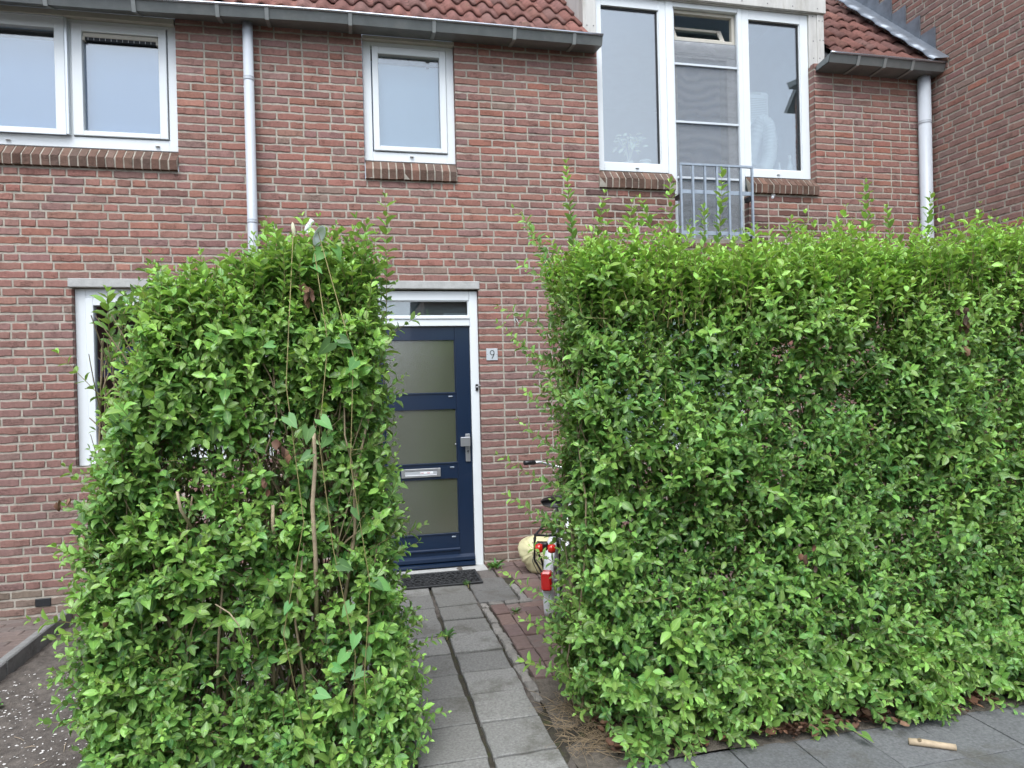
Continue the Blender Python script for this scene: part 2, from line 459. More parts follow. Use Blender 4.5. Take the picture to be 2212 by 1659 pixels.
# ---------------------------------------------------------------- brickwork
COURSE, Z0 = 0.0625, 0.0075            # mortar line at Z0 + n*COURSE
JH, JV = 0.0150, 0.0135
PAL = [(.235, .078, .058), (.215, .074, .058), (.20, .075, .062), (.255, .080, .052), (.18, .072, .066), (.21, .088, .076), (.165, .075, .068), (.275, .105, .072), (.19, .11, .085), (.225, .07, .05)]
PALW = [6, 6, 6, 4, 4, 3, 2, 1.2, .6, 5]
def brick_tint(a, z, mood):
    c = random.choices(PAL, PALW)[0]
    f = random.uniform(.86, 1.14)
    g = 0.0
    c = [c[0] * f * 1.38, c[1] * f * 1.62, c[2] * f * 1.72]
    k = random.uniform(.30, .58); c = [v * (1 - k) + w * k for v, w in zip(c, (.235, .165, .132))]
    if mood == 'side':
        k = random.choice((.0, .25, .5, .6))
        grey = (.22, .155, .135)
        c = [v * (1 - k) + w * k for v, w in zip(c, grey)]
    else:
        if z < 2.5:                     # the lower wall is built of duller, more purple bricks
            k = min(1, (2.5 - z) / 1.2) * .55
            c = [v * (1 - k) + w * k for v, w in zip(c, (.20, .125, .112))]
        if z > 3.75 and random.random() < .5:   # pale bloom below the eaves
            k = random.uniform(.1, .35); c = [v * (1 - k) + w * k for v, w in zip(c, (.36, .23, .21))]
        for (xa, xb, za, zb, s) in ((2.0, 2.85, 2.55, 3.13, .5), (3.45, 4.3, 2.6, 3.13, .42), (-3.4, -1.25, 2.95, 3.12, .8)):
            if xa < a < xb and za < z < zb:       # run-off stains below the sills
                k = random.uniform(s, 1); c = [v * k for v in c]
        if z < .10:
            k = random.uniform(.3, .75); c = [v * (1 - k) + w * k for v, w in zip(c, (.18, .16, .12))]
    return (*c, 1)
def cut(iv, lo, hi):
    out = []
    for a, b in iv:
        if hi <= a or lo >= b: out.append((a, b)); continue
        if a < lo: out.append((a, lo))
        if b > hi: out.append((hi, b))
    return out
def one_brick(mb, a0, a1, z0, z1, fmap, tint, deep0, deep1):
    """one hand-moulded brick: wobbly outline, rounded arris, a face of its own depth"""
    n = 5 if a1 - a0 > .13 else 3
    dz = random.uniform(-.0015, .0022)
    j = lambda s: random.uniform(-s, s)
    top = [(a0 + (a1 - a0) * i / n, z1 + (j(.0032) if 0 < i < n else -.0012 + j(.001))) for i in range(n + 1)]
    bot = [(a0 + (a1 - a0) * i / n, z0 + (j(.0032) if 0 < i < n else .0012 + j(.001))) for i in range(n + 1)]
    ring = top + bot[::-1]
    ca, cz = (a0 + a1) / 2, (z0 + z1) / 2
    k = len(ring)
    outer = [fmap(a, z, .012) for a, z in ring]
    mid = [fmap(a, z, .0025 + dz) for a, z in ring]
    inn = []
    for a, z in ring:
        inn.append(fmap(a + (.0035 if a < ca else -.0035) * min(1, abs(a - ca) / (a1 - a0) * 2), z + (.0035 if z < cz else -.0035), dz + j(.0009)))
    vs = outer + mid + inn
    fs = []
    for i in range(k):
        q = (i + 1) % k
        fs.append([i, q, k + q, k + i]); fs.append([k + i, k + q, 2 * k + q, 2 * k + i])
    for i in range(n):
        fs.append([2 * k + i, 2 * k + i + 1, 2 * k + k - 2 - i, 2 * k + k - 1 - i])
    mb.add(vs, fs, tint)
    for deep, a in ((deep0, a0), (deep1, a1)):       # brick ends that turn into a reveal
        if deep:
            b = a + (-.0012 if a == a0 else .0012)
            mb.add([fmap(b, z0, .010), fmap(b, z1, .010), fmap(b, z1, deep), fmap(b, z0, deep)], [[0, 1, 2, 3]], tint)
def brickwork(mb, a_lo, a_hi, z_lo, z_hi, opens, fmap, mood='front', top=None, weeps=(), bed=True):
    mb.m = 0
    n0 = math.floor((z_lo - Z0) / COURSE)
    n = n0
    while Z0 + n * COURSE < z_hi - .02:
        zb, zt = Z0 + n * COURSE + JH / 2, Z0 + (n + 1) * COURSE - JH / 2
        zm = (zb + zt) / 2
        hi = a_hi if top is None else min(a_hi, top(zm))
        iv = [(a_lo, hi)]
        edges = set()
        for (x0, x1, y0, y1) in opens:
            if y0 < zm < y1:
                iv = cut(iv, x0, x1); edges |= {x0, x1}
        wz = [w for w in weeps if abs(w[1] - zm) < COURSE / 2]
        for (s, e) in iv:
            x = s - (random.uniform(0, .19) if s not in edges else 0)
            st = 0
            while x < e - .004:
                head = random.random() < (.30 if st > 0 else .14)
                st = 0 if head else st + 1
                w = (.0915 if head else .191) + random.uniform(-.003, .003)
                b0, b1 = max(x, s), min(x + w, e)
                if e - b1 < .045: b1 = e
                for wx, _ in wz:                     # an open head joint
                    if b0 - .02 < wx < b1 + .01 and b1 - b0 > .1:
                        if wx - b0 > .05: b1 = wx - .006
                if b1 - b0 > .012:
                    one_brick(mb, b0, b1, zb, zt, fmap, brick_tint((b0 + b1) / 2, zm, mood), .085 if b0 in edges else 0, .085 if b1 in edges else 0)
                x = b1 + JV
        n += 1
    if not bed: return
    # mortar bed, 5 mm behind the brick face, and the reveals of the openings
    mb.m = 1
    xs = sorted({a_lo, a_hi} | {v for o in opens for v in o[:2] if a_lo < v < a_hi})
    zs = sorted({z_lo, z_hi} | {v for o in opens for v in o[2:] if z_lo < v < z_hi})
    inside = lambda x, z: any(o[0] < x < o[1] and o[2] < z < o[3] for o in opens)
    for i in range(len(xs) - 1):
        for k in range(len(zs) - 1):
            if not inside((xs[i] + xs[i + 1]) / 2, (zs[k] + zs[k + 1]) / 2):
                x0, x1, z0_, z1_ = xs[i], xs[i + 1], zs[k], zs[k + 1]
                mb.add([fmap(x0, z0_, .0055), fmap(x1, z0_, .0055), fmap(x1, z1_, .0055), fmap(x0, z1_, .0055)], [[0, 1, 2, 3]])
    nX, nZ = len(xs) - 1, len(zs) - 1
    isopen = [[inside((xs[i] + xs[i + 1]) / 2, (zs[k] + zs[k + 1]) / 2) for k in range(nZ)] for i in range(nX)]
    for i in range(nX):
        for k in range(nZ):
            if not isopen[i][k]: continue
            x0, x1, za, zb = xs[i], xs[i + 1], zs[k], zs[k + 1]
            for (ii, kk, p, q) in ((i - 1, k, (x0, za), (x0, zb)), (i + 1, k, (x1, za), (x1, zb)), (i, k - 1, (x0, za), (x1, za)), (i, k + 1, (x0, zb), (x1, zb))):
                if 0 <= ii < nX and 0 <= kk < nZ and not isopen[ii][kk]:
                    mb.add([fmap(*p, .0055), fmap(*q, .0055), fmap(*q, .20), fmap(*p, .20)], [[0, 1, 2, 3]])
def sill_bricks(mb, x0, x1, ztop, zbot, yb=.05, yf=-.034):
    """row of upright bricks sloping out under a window"""
    mb.m = 0
    n = max(1, round((x1 - x0) / .0615)); p = (x1 - x0) / n
    for i in range(n):
        a0, a1 = x0 + i * p + .0055, x0 + (i + 1) * p - .0055
        j = lambda s=.0022: random.uniform(-s, s)
        o = random.uniform(-.004, .004)
        c = brick_tint(0, 2.5, 'front'); k = random.uniform(.5, .85)
        c1 = tuple(v * (1 - .45) + w * .45 for v, w in zip(c[:3], (.15, .125, .085))) + (1,)
        zs = ztop - .086 + j()
        prof = [(yb, ztop - .004), (yf + .012 + o, zs + .012), (yf + o, zs), (yf + .008 + o, zbot + .006 + j()), (.01, zbot + .001)]
        vs = [(a0 + j(), y + j(.001), z) for y, z in prof] + [(a1 + j(), y + j(.001), z) for y, z in prof]
        m = len(prof)
        cc = tuple(v * k for v in c1[:3]) + (1,)
        mb.add(vs, [[q, (q + 1) % m, m + (q + 1) % m, m + q] for q in range(m)] + [list(range(m)), list(range(m, 2 * m))], cc)
    mb.m = 1
    prof = [(yb, ztop - .008), (yf + .0155, ztop - .079), (yf + .005, ztop - .091), (yf + .0115, zbot + .006), (.012, zbot + .002)]
    mb.prism(prof, x0 + .002, x1 - .002)

# ================================================================= THE HOUSE
house = thing('row_house', 'brick terraced house with dark blue front door, white windows and clay tiled roof', 'house')
FRONT = lambda a, z, d: (a, d, z)
OPEN = dict(ulw=(-3.9, -1.272, 3.1405, 4.5), mid=(.106, .848, 3.1405, 4.5), dorl=(2.085, 2.785, 3.1405, 6), bal=(2.785, 3.505, 2.72, 6), dorr=(3.505, 4.212, 3.1425, 6),
            llw=(-2.022, -.62, .94, 2.262), llr=(1.80, 3.45, .82, 2.262), door=(.035, 1.0, -.5, 2.262))
WEEPS = [(-1.474, 3.11), (.194, 3.105), (.717, 3.106), (2.24, 3.105), (2.56, 3.12), (.772, 2.347), (3.85, 3.12), (-.45, 2.35), (1.9, 2.35)]
mb = MB()
brickwork(mb, -4.4, 5.46, -.45, 4.36, list(OPEN.values()), FRONT, weeps=WEEPS)
mb.build('wall', [M['brick'], M['mortar']], house)
for (x0, x1, zt, zb) in ((-3.9, -1.275, 3.302, 3.140), (.109, .846, 3.302, 3.136), (2.075, 2.786, 3.308, 3.138), (3.507, 4.22, 3.308, 3.142)):
    sb = MB(); sill_bricks(sb, x0, x1, zt, zb); sb.build('brick_sill', [M['brick'], M['mortar']], house)
for (x0, x1) in ((-2.045, -.60), (.012, 1.01), (1.78, 3.47)):
    lb = MB(); lb.box(x0, x1, -.008, .12, 2.263, 2.328, .004); lb.build('lintel', M['concrete'], house)
vb = MB()
vb.box(-2.312, -2.208, -.006, .03, -.055, .003, .003)
vb.m = 1
for r_ in range(3):
    for c_ in range(9):
        vb.box(-2.305 + c_ * .0108, -2.2985 + c_ * .0108, -.0065, .002, -.050 + r_ * .017, -.037 + r_ * .017)
vb.build('vent_grille', [M['black'], M['dark']], house)
pb = MB(); pb.smooth = True
pb.lathe([(.001, .008), (.012, .007), (.022, .002), (.024, 0)], 9, (3.756, -.001, 3.146), (0, -1, 0))
pb.lathe([(.001, .006), (.010, .005), (.016, 0)], 8, (3.748, -.001, 3.118), (0, -1, 0))
pb.build('plaster_patch', M['white'], house)

def bars(m, x0, x1, z0, z1, yf, yb, l, r, b, t, bev=.003):
    """a rectangular frame of four bars butted end to end"""
    m.box(x0, x0 + l, yf, yb, z0, z1, bev); m.box(x1 - r, x1, yf, yb, z0, z1, bev)
    m.box(x0 + l, x1 - r, yf, yb, z0, z0 + b, bev); m.box(x0 + l, x1 - r, yf, yb, z1 - t, z1, bev)
def pane(x0, x1, z0, z1, y, parent, m='glass_sky', name='pane'):
    g = MB(); g.box(x0 - .004, x1 + .004, y, y + .006, z0 - .004, z1 + .004); return g.build(name, M[m], parent)
def sheet(name, x0, x1, z0, z1, y, m, parent, th=.003):
    g = MB(); g.box(x0, x1, y, y + th, z0, z1); return g.build(name, M[m], parent)

# upper left window: fixed light, sliding sash beside it
fb = MB()
bars(fb, -3.898, -1.275, 3.303, 4.318, .05, .12, .06, .065, .082, .09)
fb.box(-2.03, -1.995, .052, .118, 3.385, 4.228)
win = fb.build('window', M['pvc'], house)
tb = MB(); tb.box(-3.898, -1.28, -.004, .049, 4.248, 4.289, .002); tb.build('cream_head_board', M['pvc_old'], win)
sb = MB(); bars(sb, -1.993, -1.347, 3.392, 4.222, .034, .10, .07, .055, .036, .058); sb.build('sash', M['pvc'], win)
sb = MB(); bars(sb, -3.2, -2.033, 3.392, 4.240, .020, .09, .07, .068, .036, .075)
sb.m = 1; sb.box(-2.030, -2.012, .012, .05, 3.388, 4.245, .002); sb.box(-3.2, -2.031, .006, .019, 4.236, 4.250, .002); sb.box(-3.2, -2.031, .006, .019, 3.38, 3.391, .002)
sb.build('sash', [M['pvc'], M['alu']], win)
for x_ in (-1.44, -2.44): sb = MB(); sb.box(x_, x_ + .03, .03, .0495, 3.335, 3.340); sb.build('drain_cap', M['greyframe'], win)
pane(-1.922, -1.402, 3.43, 4.163, .078, win); pane(-3.13, -2.102, 3.43, 4.163, .066, win)
vs_ = MB()
vs_.box(-1.920, -1.404, .045, .075, 4.128, 4.160, .004)
vs_.m = 1; vs_.box(-1.905, -1.42, .050, .074, 4.106, 4.127)
vs_.m = 0
vs_.box(-1.922, -1.905, .043, .076, 4.100, 4.1275, .002); vs_.box(-1.42, -1.402, .043, .076, 4.100, 4.1275, .002)
vs_.m = 2
for i in range(12): vs_.box(-1.885 + i * .039, -1.882 + i * .039, .048, .0499, 4.107, 4.126)
vs_.build('vent_strip', [M['pvc_old'], M['dark'], M['greyframe']], win)
sheet('roller_blind', -3.5, -1.30, 3.36, 4.118, .135, 'blind', win)  # blue sheet stands in for the sky reflected in these panes
sheet('shade_backing', -3.88, -1.28, 3.31, 4.31, .19, 'darkroom', win)  # added dark sheet, shows as the shaded gap above the blind

# small middle window
fb = MB(); bars(fb, .110, .845, 3.303, 4.318, .05, .12, .065, .065, .075, .085); win = fb.build('window', M['pvc'], house)
tb = MB(); tb.box(.108, .847, -.004, .049, 4.262, 4.289, .002); tb.build('cream_head_board', M['pvc_old'], win)
sb = MB(); bars(sb, .184, .778, 3.386, 4.226, .034, .10, .048, .052, .038, .058); sb.build('sash', M['pvc'], win)
sb = MB(); sb.box(.47, .50, .03, .0495, 3.345, 3.350); sb.build('drain_cap', M['greyframe'], win)
pane(.235, .723, 3.427, 4.166, .078, win)
sheet('roller_blind', .15, .80, 3.34, 4.140, .118, 'blind_white', win)
sheet('shade_backing', .115, .84, 3.31, 4.31, .19, 'darkroom', win)  # added near-black sheet for the shade behind the pane
sb = MB(); sb.box(.20, .76, .10, .115, 4.120, 4.168); sb.box(.625, .648, .088, .099, 4.10, 4.125); sb.build('shadow_gap', M['dark'], win)  # dark strip painted for the shadow gap at the pane top

# dormer: two fixed windows and a balcony door
YD = .08
def dormer_window(x0, x1, px0, px1, capx):
    f_ = MB(); bars(f_, x0, x1, 3.318, 4.855, YD, YD + .07, px0 - x0, x1 - px1, .074, .09)
    f_.box(px0, px1, YD + .012, YD + .05, 3.392, 3.400); f_.box(px1 - .008, px1, YD + .012, YD + .05, 3.4, 4.765)
    w = f_.build('window', M['pvc'], house)
    pane(px0, px1, 3.393, 4.764, YD + .03, w, 'glass_dormer')
    s_ = MB()
    bars(s_, px0 + .001, px1 - .0085, 3.401, 4.764, YD + .022, YD + .029, .004, .012, .003, .016, 0)
    s_.build('glazing_gasket', M['dark'], w)
    c_ = MB(); c_.box(capx, capx + .03, YD - .012, YD - .0005, 3.348, 3.353); c_.build('drain_cap', M['greyframe'], w)
    b_ = MB(); b_.box(x0 + .02, x1 - .02, YD + .071, YD + .30, 3.368, 3.392, .004); b_.build('window_board', M['white'], w)
    return w
dormer_window(2.105, 2.768, 2.162, 2.703, 2.45)
dormer_window(3.522, 4.206, 3.594, 4.126, 3.85)
bd = MB()
bd.box(2.7695, 2.842, YD - .004, YD + .07, 2.70, 4.855, .003)        # jambs
bd.box(3.480, 3.5205, YD - .004, YD + .07, 2.70, 4.855, .003)
bd.box(2.8425, 3.4795, YD, YD + .07, 4.815, 4.855, .002)
dr = bd.build('balcony_door', M['pvc'], house)
lf = MB()
bars(lf, 2.846, 3.477, 2.74, 4.41, YD + .05, YD + .09, .052, .085, .125, .022)
lf.box(2.846, 3.477, YD + .046, YD + .09, 4.412, 4.535, .004)
lf.box(2.90, 3.42, YD + .04, YD + .0455, 4.43, 4.436)
lf.build('door_leaf', M['greyframe'], dr)  # leaf greyed to show the shade of the screen before it
sheet('pane', 2.897, 3.393, 2.86, 4.39, YD + .07, 'glass_low', dr, .006)
tr = MB(); bars(tr, 2.846, 3.477, 4.537, 4.814, YD + .045, YD + .09, .03, .03, .03, .03); tr.build('transom_frame', M['pvc_old'], dr)
ts = MB()
bars(ts, 2.885, 3.40, 0, .16, -.012, .012, .04, .045, .022, .03)
t_ = ts.build('transom_sash', M['pvc_old'], dr); t_.location = (0, YD + .09, 4.572); t_.rotation_euler = (R(-28), 0, 0)
tg = MB(); tg.box(2.926, 3.354, -.002, .002, .023, .129); g_ = tg.build('transom_pane', M['glass_low'], dr); g_.location = t_.location; g_.rotation_euler = t_.rotation_euler
sf = MB()
for z in (4.310, 3.790, 3.288): sf.box(2.852, 3.473, YD + .006, YD + .022, z - .010, z + .010, .002)
sf.box(2.8435, 2.8515, YD + .006, YD + .03, 2.76, 4.80); sf.box(3.4735, 3.479, YD + .006, YD + .03, 2.76, 4.80)
sf.build('screen_frame', M['alu'], dr)
sheet('insect_screen', 2.8516, 3.4734, 2.76, 4.53, YD + .0235, 'screen', dr, .0015)
cb = MB(); cb.box(2.9, 3.38, YD + .16, YD + .165, 3.30, 4.39); cb.build('net_curtain', M['blind'], dr)
cb = MB(); cb.box(3.08, 3.30, YD + .17, YD + .19, 3.02, 3.30); cb.build('paper_notice', M['white'], dr)

rl = MB()
RX = [2.790, 2.903, 3.018, 3.134, 3.250, 3.364, 3.478]
for x in RX: rl.box(x - .009, x + .009, -.112, -.094, 2.70, 3.335)
rl.box(RX[0] - .009, RX[-1] + .009, -.114, -.092, 3.3355, 3.355, .002)
rl.box(RX[0] - .009, RX[-1] + .009, -.0935, -.085, 3.095, 3.130, .001)
rl.box(RX[0] - .009, RX[-1] + .009, -.0935, -.085, 2.735, 2.770, .001)
rail = rl.build('balcony_railing', M['galv'], house)
for x in (2.80, 3.475):
    for z in (3.05, 2.71):
        s_ = MB(); s_.box(x - .02, x + .02, -.0845, -.001, z, z + .042, .004); s_.build('wall_bracket', M['black'], rail)

# weathered cladding round the dormer
cl = MB()
cl.box(1.985, 2.1035, YD - .03, YD + .08, 4.30, 4.862, .003)
cl.box(4.2075, 4.29, YD - .022, YD + .08, 4.36, 4.862, .003); cl.box(4.2902, 4.362, YD - .030, YD + .08, 4.33, 4.862, .003)
cl.box(1.975, 4.372, YD - .052, YD + .10, 4.863, 5.30, .004)
cl.box(2.104, 4.2072, YD - .02, YD + .10, 4.856, 4.8628)
cl.box(1.985, 1.998, YD + .081, 1.6, 4.30, 5.30); cl.box(4.35, 4.362, YD + .081, 1.6, 4.30, 5.30)
cl.box(1.985, 4.362, .18, 1.6, 5.301, 5.33)
dc = cl.build('dormer_cladding', M['clad'], house)
def screw(x, y, z, parent, r_=.004):
    q_ = MB(); q_.lathe([(0, r_), (r_, r_ * .9), (r_ * 1.5, 0)], 8, (x, y, z), (0, -1, 0)); return q_.build('screw', M['screwhead'], parent)
for (x, z) in ((2.02, 4.80), (2.08, 4.80), (2.02, 4.56), (2.08, 4.56), (4.31, 4.80), (4.345, 4.80), (4.315, 4.62), (4.35, 4.62), (4.25, 4.61), (4.25, 4.84), (4.31, 4.45), (4.25, 4.45)):
    screw(x, YD - .0305 + (.008 if x == 4.25 else 0), z, dc)
for i in range(9): screw(2.2 + i * .26, YD - .0525, 4.90, dc)

# room behind the dormer glass
rb = MB()
x0, x1, y0, y1, z0, z1 = 2.0, 4.345, .30, 3.2, 2.72, 5.15
rb.add([(x0, y0, z0), (x1, y0, z0), (x1, y1, z0), (x0, y1, z0), (x0, y0, z1), (x1, y0, z1), (x1, y1, z1), (x0, y1, z1)],
       [(0, 1, 2, 3), (4, 7, 6, 5), (1, 5, 6, 2), (2, 6, 7, 3), (3, 7, 4, 0)])
rb.build('room_interior', M['room'], house)
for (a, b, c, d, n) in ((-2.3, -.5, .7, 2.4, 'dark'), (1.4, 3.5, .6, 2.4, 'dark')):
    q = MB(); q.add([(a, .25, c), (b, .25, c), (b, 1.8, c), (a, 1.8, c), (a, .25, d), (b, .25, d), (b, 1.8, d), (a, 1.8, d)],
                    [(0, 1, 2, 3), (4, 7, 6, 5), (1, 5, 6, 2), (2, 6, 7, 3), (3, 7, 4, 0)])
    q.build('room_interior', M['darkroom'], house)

# lower windows
fb = MB(); bars(fb, -2.018, -.625, .945, 2.258, .05, .12, .07, .07, .075, .068); win = fb.build('window', M['pvc'], house)
sb = MB(); bars(sb, -1.946, -.697, 1.022, 2.188, .036, .10, .052, .052, .05, .055); sb.build('sash', M['pvc'], win)
pane(-1.893, -.75, 1.073, 2.132, .07, win, 'glass_low')
q = MB(); q.box(-1.885, -1.62, .092, .094, 1.60, 1.74); q.box(-1.80, -1.62, .092, .094, 1.765, 1.825)
q.m = 1; q.box(-1.795, -1.625, .0895, .0915, 1.772, 1.818); q.box(-1.88, -1.625, .0895, .0915, 1.733, 1.738); q.box(-1.88, -1.625, .0895, .0915, 1.602, 1.607)
po = q.build('window_poster', [M['poster'], M['poster_pale']], win)
fb = MB(); bars(fb, 1.805, 3.445, .825, 2.258, .05, .12, .07, .07, .08, .07); fb.box(2.60, 2.67, .051, .119, .905, 2.188); win = fb.build('window', M['pvc'], house)
pane(1.875, 2.60, .905, 2.188, .07, win, 'glass_sky'); pane(2.67, 3.375, .905, 2.188, .07, win, 'glass_sky')
cu = MB()
nx = 120
for i in range(nx):
    a, b = 1.83 + 1.59 * i / nx, 1.83 + 1.59 * (i + 1) / nx
    ya, yb_ = .16 + .012 * math.sin(i * .9), .16 + .012 * math.sin((i + 1) * .9)
    cu.smooth = True
    cu.add([(a, ya, .85), (b, yb_, .85), (b, yb_, 2.24), (a, ya, 2.24)], [(0, 1, 2, 3)])
cu.build('net_curtain', M['net'], win)

# front door
fr = MB()
fr.box(.040, .108, .035, .13, -.03, 2.25, .004); fr.box(.9255, .995, .035, .13, -.03, 2.25, .004)
fr.box(.1085, .925, .035, .13, 2.172, 2.25, .004); fr.box(.1085, .925, .030, .13, 1.962, 2.020, .004)
fr.box(.1085, .925, .020, .0345, 2.021, 2.040, .003)
bars(fr, .1085, .925, 2.0405, 2.1715, .042, .09, .012, .012, .012, .006, .002)
dfr = fr.build('door_frame', M['pvc'], house)
pane(.12, .912, 2.053, 2.165, .062, dfr, 'glass_sky', 'transom_pane')
sheet('transom_backing', .12, .912, 2.045, 2.17, .115, 'greynet', dfr, .002)
db = MB(); db.box(.962, .984, .020, .0345, 1.425, 1.478, .003); db.m = 1; db.lathe([(0, .004), (.004, .004), (.006, 0)], 10, (.973, .0195, 1.455), (0, -1, 0))
db.tube([(.984, .026, 1.462), (.992, .022, 1.468), (1.003, .002, 1.466)], .0015, 5)
db.build('doorbell', [M['black'], M['white']], dfr)

lf = MB()
X0, X1, LX, RXX = .112, .922, .215, .803
lf.box(X0, LX, .05, .092, .012, 1.958, .003); lf.box(RXX, X1, .05, .092, .012, 1.958, .003)
rails = [(.012, .249), (.702, .831), (1.276, 1.409), (1.847, 1.958)]
for a, b in rails: lf.box(LX + .0005, RXX - .0005, .052, .090, a, b, .003)
for a, b in ((.249, .702), (.831, 1.276), (1.409, 1.847)):
    lf.box(LX + .001, RXX - .001, .046, .051, a - .006, a + .008, .002)     # glazing beads
    lf.box(RXX - .010, RXX - .001, .054, .064, a + .0085, b, .002); lf.box(LX + .001, LX + .010, .054, .064, a + .0085, b, .002)
leaf = lf.build('front_door', M['blue'], house)
for a, b in ((.249, .702), (.831, 1.276), (1.409, 1.847)): pane(LX, RXX, a, b, .066, leaf, 'glass_door')
wb = MB()
wb.prism([(.0495, .075), (.020, .055), (.018, .030), (.030, .026), (.0495, .026)], X0, X1 + .0)
wb.prism([(.0515, .130), (.040, .122), (.040, .112), (.0515, .110)], LX, RXX)
wb.prism([(.0495, .024), (.008, .012), (.004, -.012), (.0495, -.018)], X0, X1)
wb.build('weather_bar', M['blue'], leaf)
for z in (1.382, .797, .222): dcap = MB(); dcap.box(.735, .770, .045, .0515, z - .006, z + .005, .002); dcap.build('drain_cap', M['galv'], leaf)
hb = MB()
hb.box(.868, .906, .038, .0495, .838, 1.068, .003)
hb.box(.822, .902, -.006, .012, .968, 1.045, .004); hb.box(.872, .893, .0125, .0375, .995, 1.02)
hb.m = 1
hb.lathe([(0, .003), (.006, .003), (.007, 0)], 12, (.887, .0378, .925), (0, -1, 0)); hb.box(.885, .889, .0345, .0375, .905, .922)
hb.build('door_handle', [M['steel'], M['black']], leaf)
spy = MB(); spy.lathe([(0, .012), (.005, .012), (.006, .006), (.007, 0)], 12, (.788, .062, .985), (0, -1, 0)); spy.build('pane_stud', M['steel'], leaf)
lb = MB()
bars(lb, .335, .655, .726, .797, .040, .0515, .028, .028, .012, .018, .002)
lb.prism([(.049, .778), (.045, .776), (.040, .744), (.049, .739)], .364, .626)
lb.m = 1; lb.box(.366, .624, .0375, .0395, .741, .748)
lbx = lb.build('letter_plate', [M['steel'], M['white']], leaf)
st = MB(); st.box(.488, .594, .0385, .0395, .754, .772); st.build('letter_plate_sticker', M['white'], leaf)
def text_mesh(txt, size, name, m, parent, loc, rot, ext=.0004):
    cu = bpy.data.curves.new(name, 'FONT'); cu.body = txt; cu.size = size; cu.extrude = ext; cu.resolution_u = 3
    tmp = bpy.data.objects.new('tmp', cu)
    me = bpy.data.meshes.new_from_object(tmp)
    bpy.data.objects.remove(tmp); bpy.data.curves.remove(cu)
    me.materials.clear(); me.materials.append(m)
    o = link(name, me, parent); o.location = loc; o.rotation_euler = rot
    return o
text_mesh('nee', .018, 'sticker_lettering', M['redprint'], leaf, (.490, .0378, .757), (R(90), 0, 0))
text_mesh('nee', .018, 'sticker_lettering', M['redprint'], leaf, (.542, .0378, .757), (R(90), 0, 0))
text_mesh('mo', .045, 'poster_lettering', M['net'], win, (0, 0, 0), (R(90), 0, 0)).location = (-1.735, .0885, 1.781)
bpy.data.objects['poster_lettering'].parent = po
hl = MB(); hl.add([(x, y, z) for x, y, z in ((.0, .135, -.1), (1.03, .135, -.1), (1.03, .135, 2.3), (.0, .135, 2.3))], [(0, 1, 2, 3)])
hl.build('hallway_back', mat('mottled_reflection_tone', (.17, .18, .13), .9, var=.85, vscale=3.0, stretch=(1, 1, .35)), house)  # light and dark mottle stands in for reflections and vague shapes in the panes
th = MB(); th.box(.02, 1.005, -.19, .034, -.06, -.024, .006); th.build('door_step', M['concrete'], house)

# gutters
def gutter(x0, x1, sag, brackets, closed_l, closed_r):
    g = MB()
    n = 24
    prof = [(-.001, 4.345), (-.001, 4.292), (-.184, 4.272), (-.212, 4.342), (-.212, 4.346), (-.206, 4.346), (-.179, 4.279), (-.010, 4.299), (-.008, 4.345)]
    d = lambda x: sag(x)
    ks = len(prof)
    vs = []
    for i in range(n + 1):
        x = x0 + (x1 - x0) * i / n
        for (y, z) in prof: vs.append((x, y, z + d(x) * min(1, -y / .15)))
    fs = [[i * ks + k, i * ks + (k + 1) % ks, (i + 1) * ks + (k + 1) % ks, (i + 1) * ks + k] for i in range(n) for k in range(ks)]
    fs += [list(range(ks))[::-1], list(range(n * ks, n * ks + ks))]
    g.add(vs, fs)
    for x, c in ((x0, closed_l), (x1, closed_r)):
        if c: g.add([(x, -.001, 4.345 + d(x) * 0), (x, -.001, 4.292), (x, -.184, 4.272 + d(x)), (x, -.212, 4.346 + d(x))], [(0, 1, 2, 3)])
    go = g.build('gutter', M['zinc'], house)
    bdm = MB(); bdm.tube([(x0 + (x1 - x0) * i / n, -.217, 4.348 + d(x0 + (x1 - x0) * i / n)) for i in range(n + 1)], .0105, 8); bdm.build('gutter_bead', M['zinc_bead'], go)
    for x in brackets:
        b = MB(); w = .014
        for (p, q) in (((-.2175, 4.340), (-.1885, 4.266)), ((-.1885, 4.266), (-.012, 4.286))):
            dx = d(x)
            p = (p[0], p[1] + dx * min(1, -p[0] / .15)); q = (q[0], q[1] + dx * min(1, -q[0] / .15))
            b.add([(x - w, p[0], p[1]), (x + w, p[0], p[1]), (x + w, q[0], q[1]), (x - w, q[0], q[1]),
                   (x - w, p[0] - .001, p[1] - .005), (x + w, p[0] - .001, p[1] - .005), (x + w, q[0] - .001, q[1] - .005), (x - w, q[0] - .001, q[1] - .005)],
                  [(0, 1, 2, 3), (4, 7, 6, 5), (0, 4, 5, 1), (1, 5, 6, 2), (2, 6, 7, 3), (3, 7, 4, 0)])
        b.build('gutter_bracket', M['strap'], go)
    return go
gutter(-4.4, 2.065, lambda x: -.045 * max(0, min(1, (-.2 - x) / 1.6)), (-2.7, -2.07, -1.50, -.936, -.589, .02, .664, 1.315, 1.82), True, True)
gutter(4.225, 5.455, lambda x: .03, (4.52, 4.80, 5.10), True, False)
def downpipe(x, r, ztop, zbot, collars):
    p = MB(); p.tube([(x, -.062, zbot), (x, -.062, ztop)], r, 20); po_ = p.build('drainpipe', M['pipe'], house)
    for z in collars:
        c = MB(); c.lathe([(r, -.016), (r + .0025, -.015), (r + .0035, -.011), (r + .0022, -.006), (r + .0022, .006), (r + .0035, .011), (r + .0025, .015), (r, .016)], 20, (x, -.062, z))
        c.build('pipe_collar', M['pipe'], po_)
downpipe(-.746, .0375, 4.29, -.1, (3.852, 2.765, 1.6))
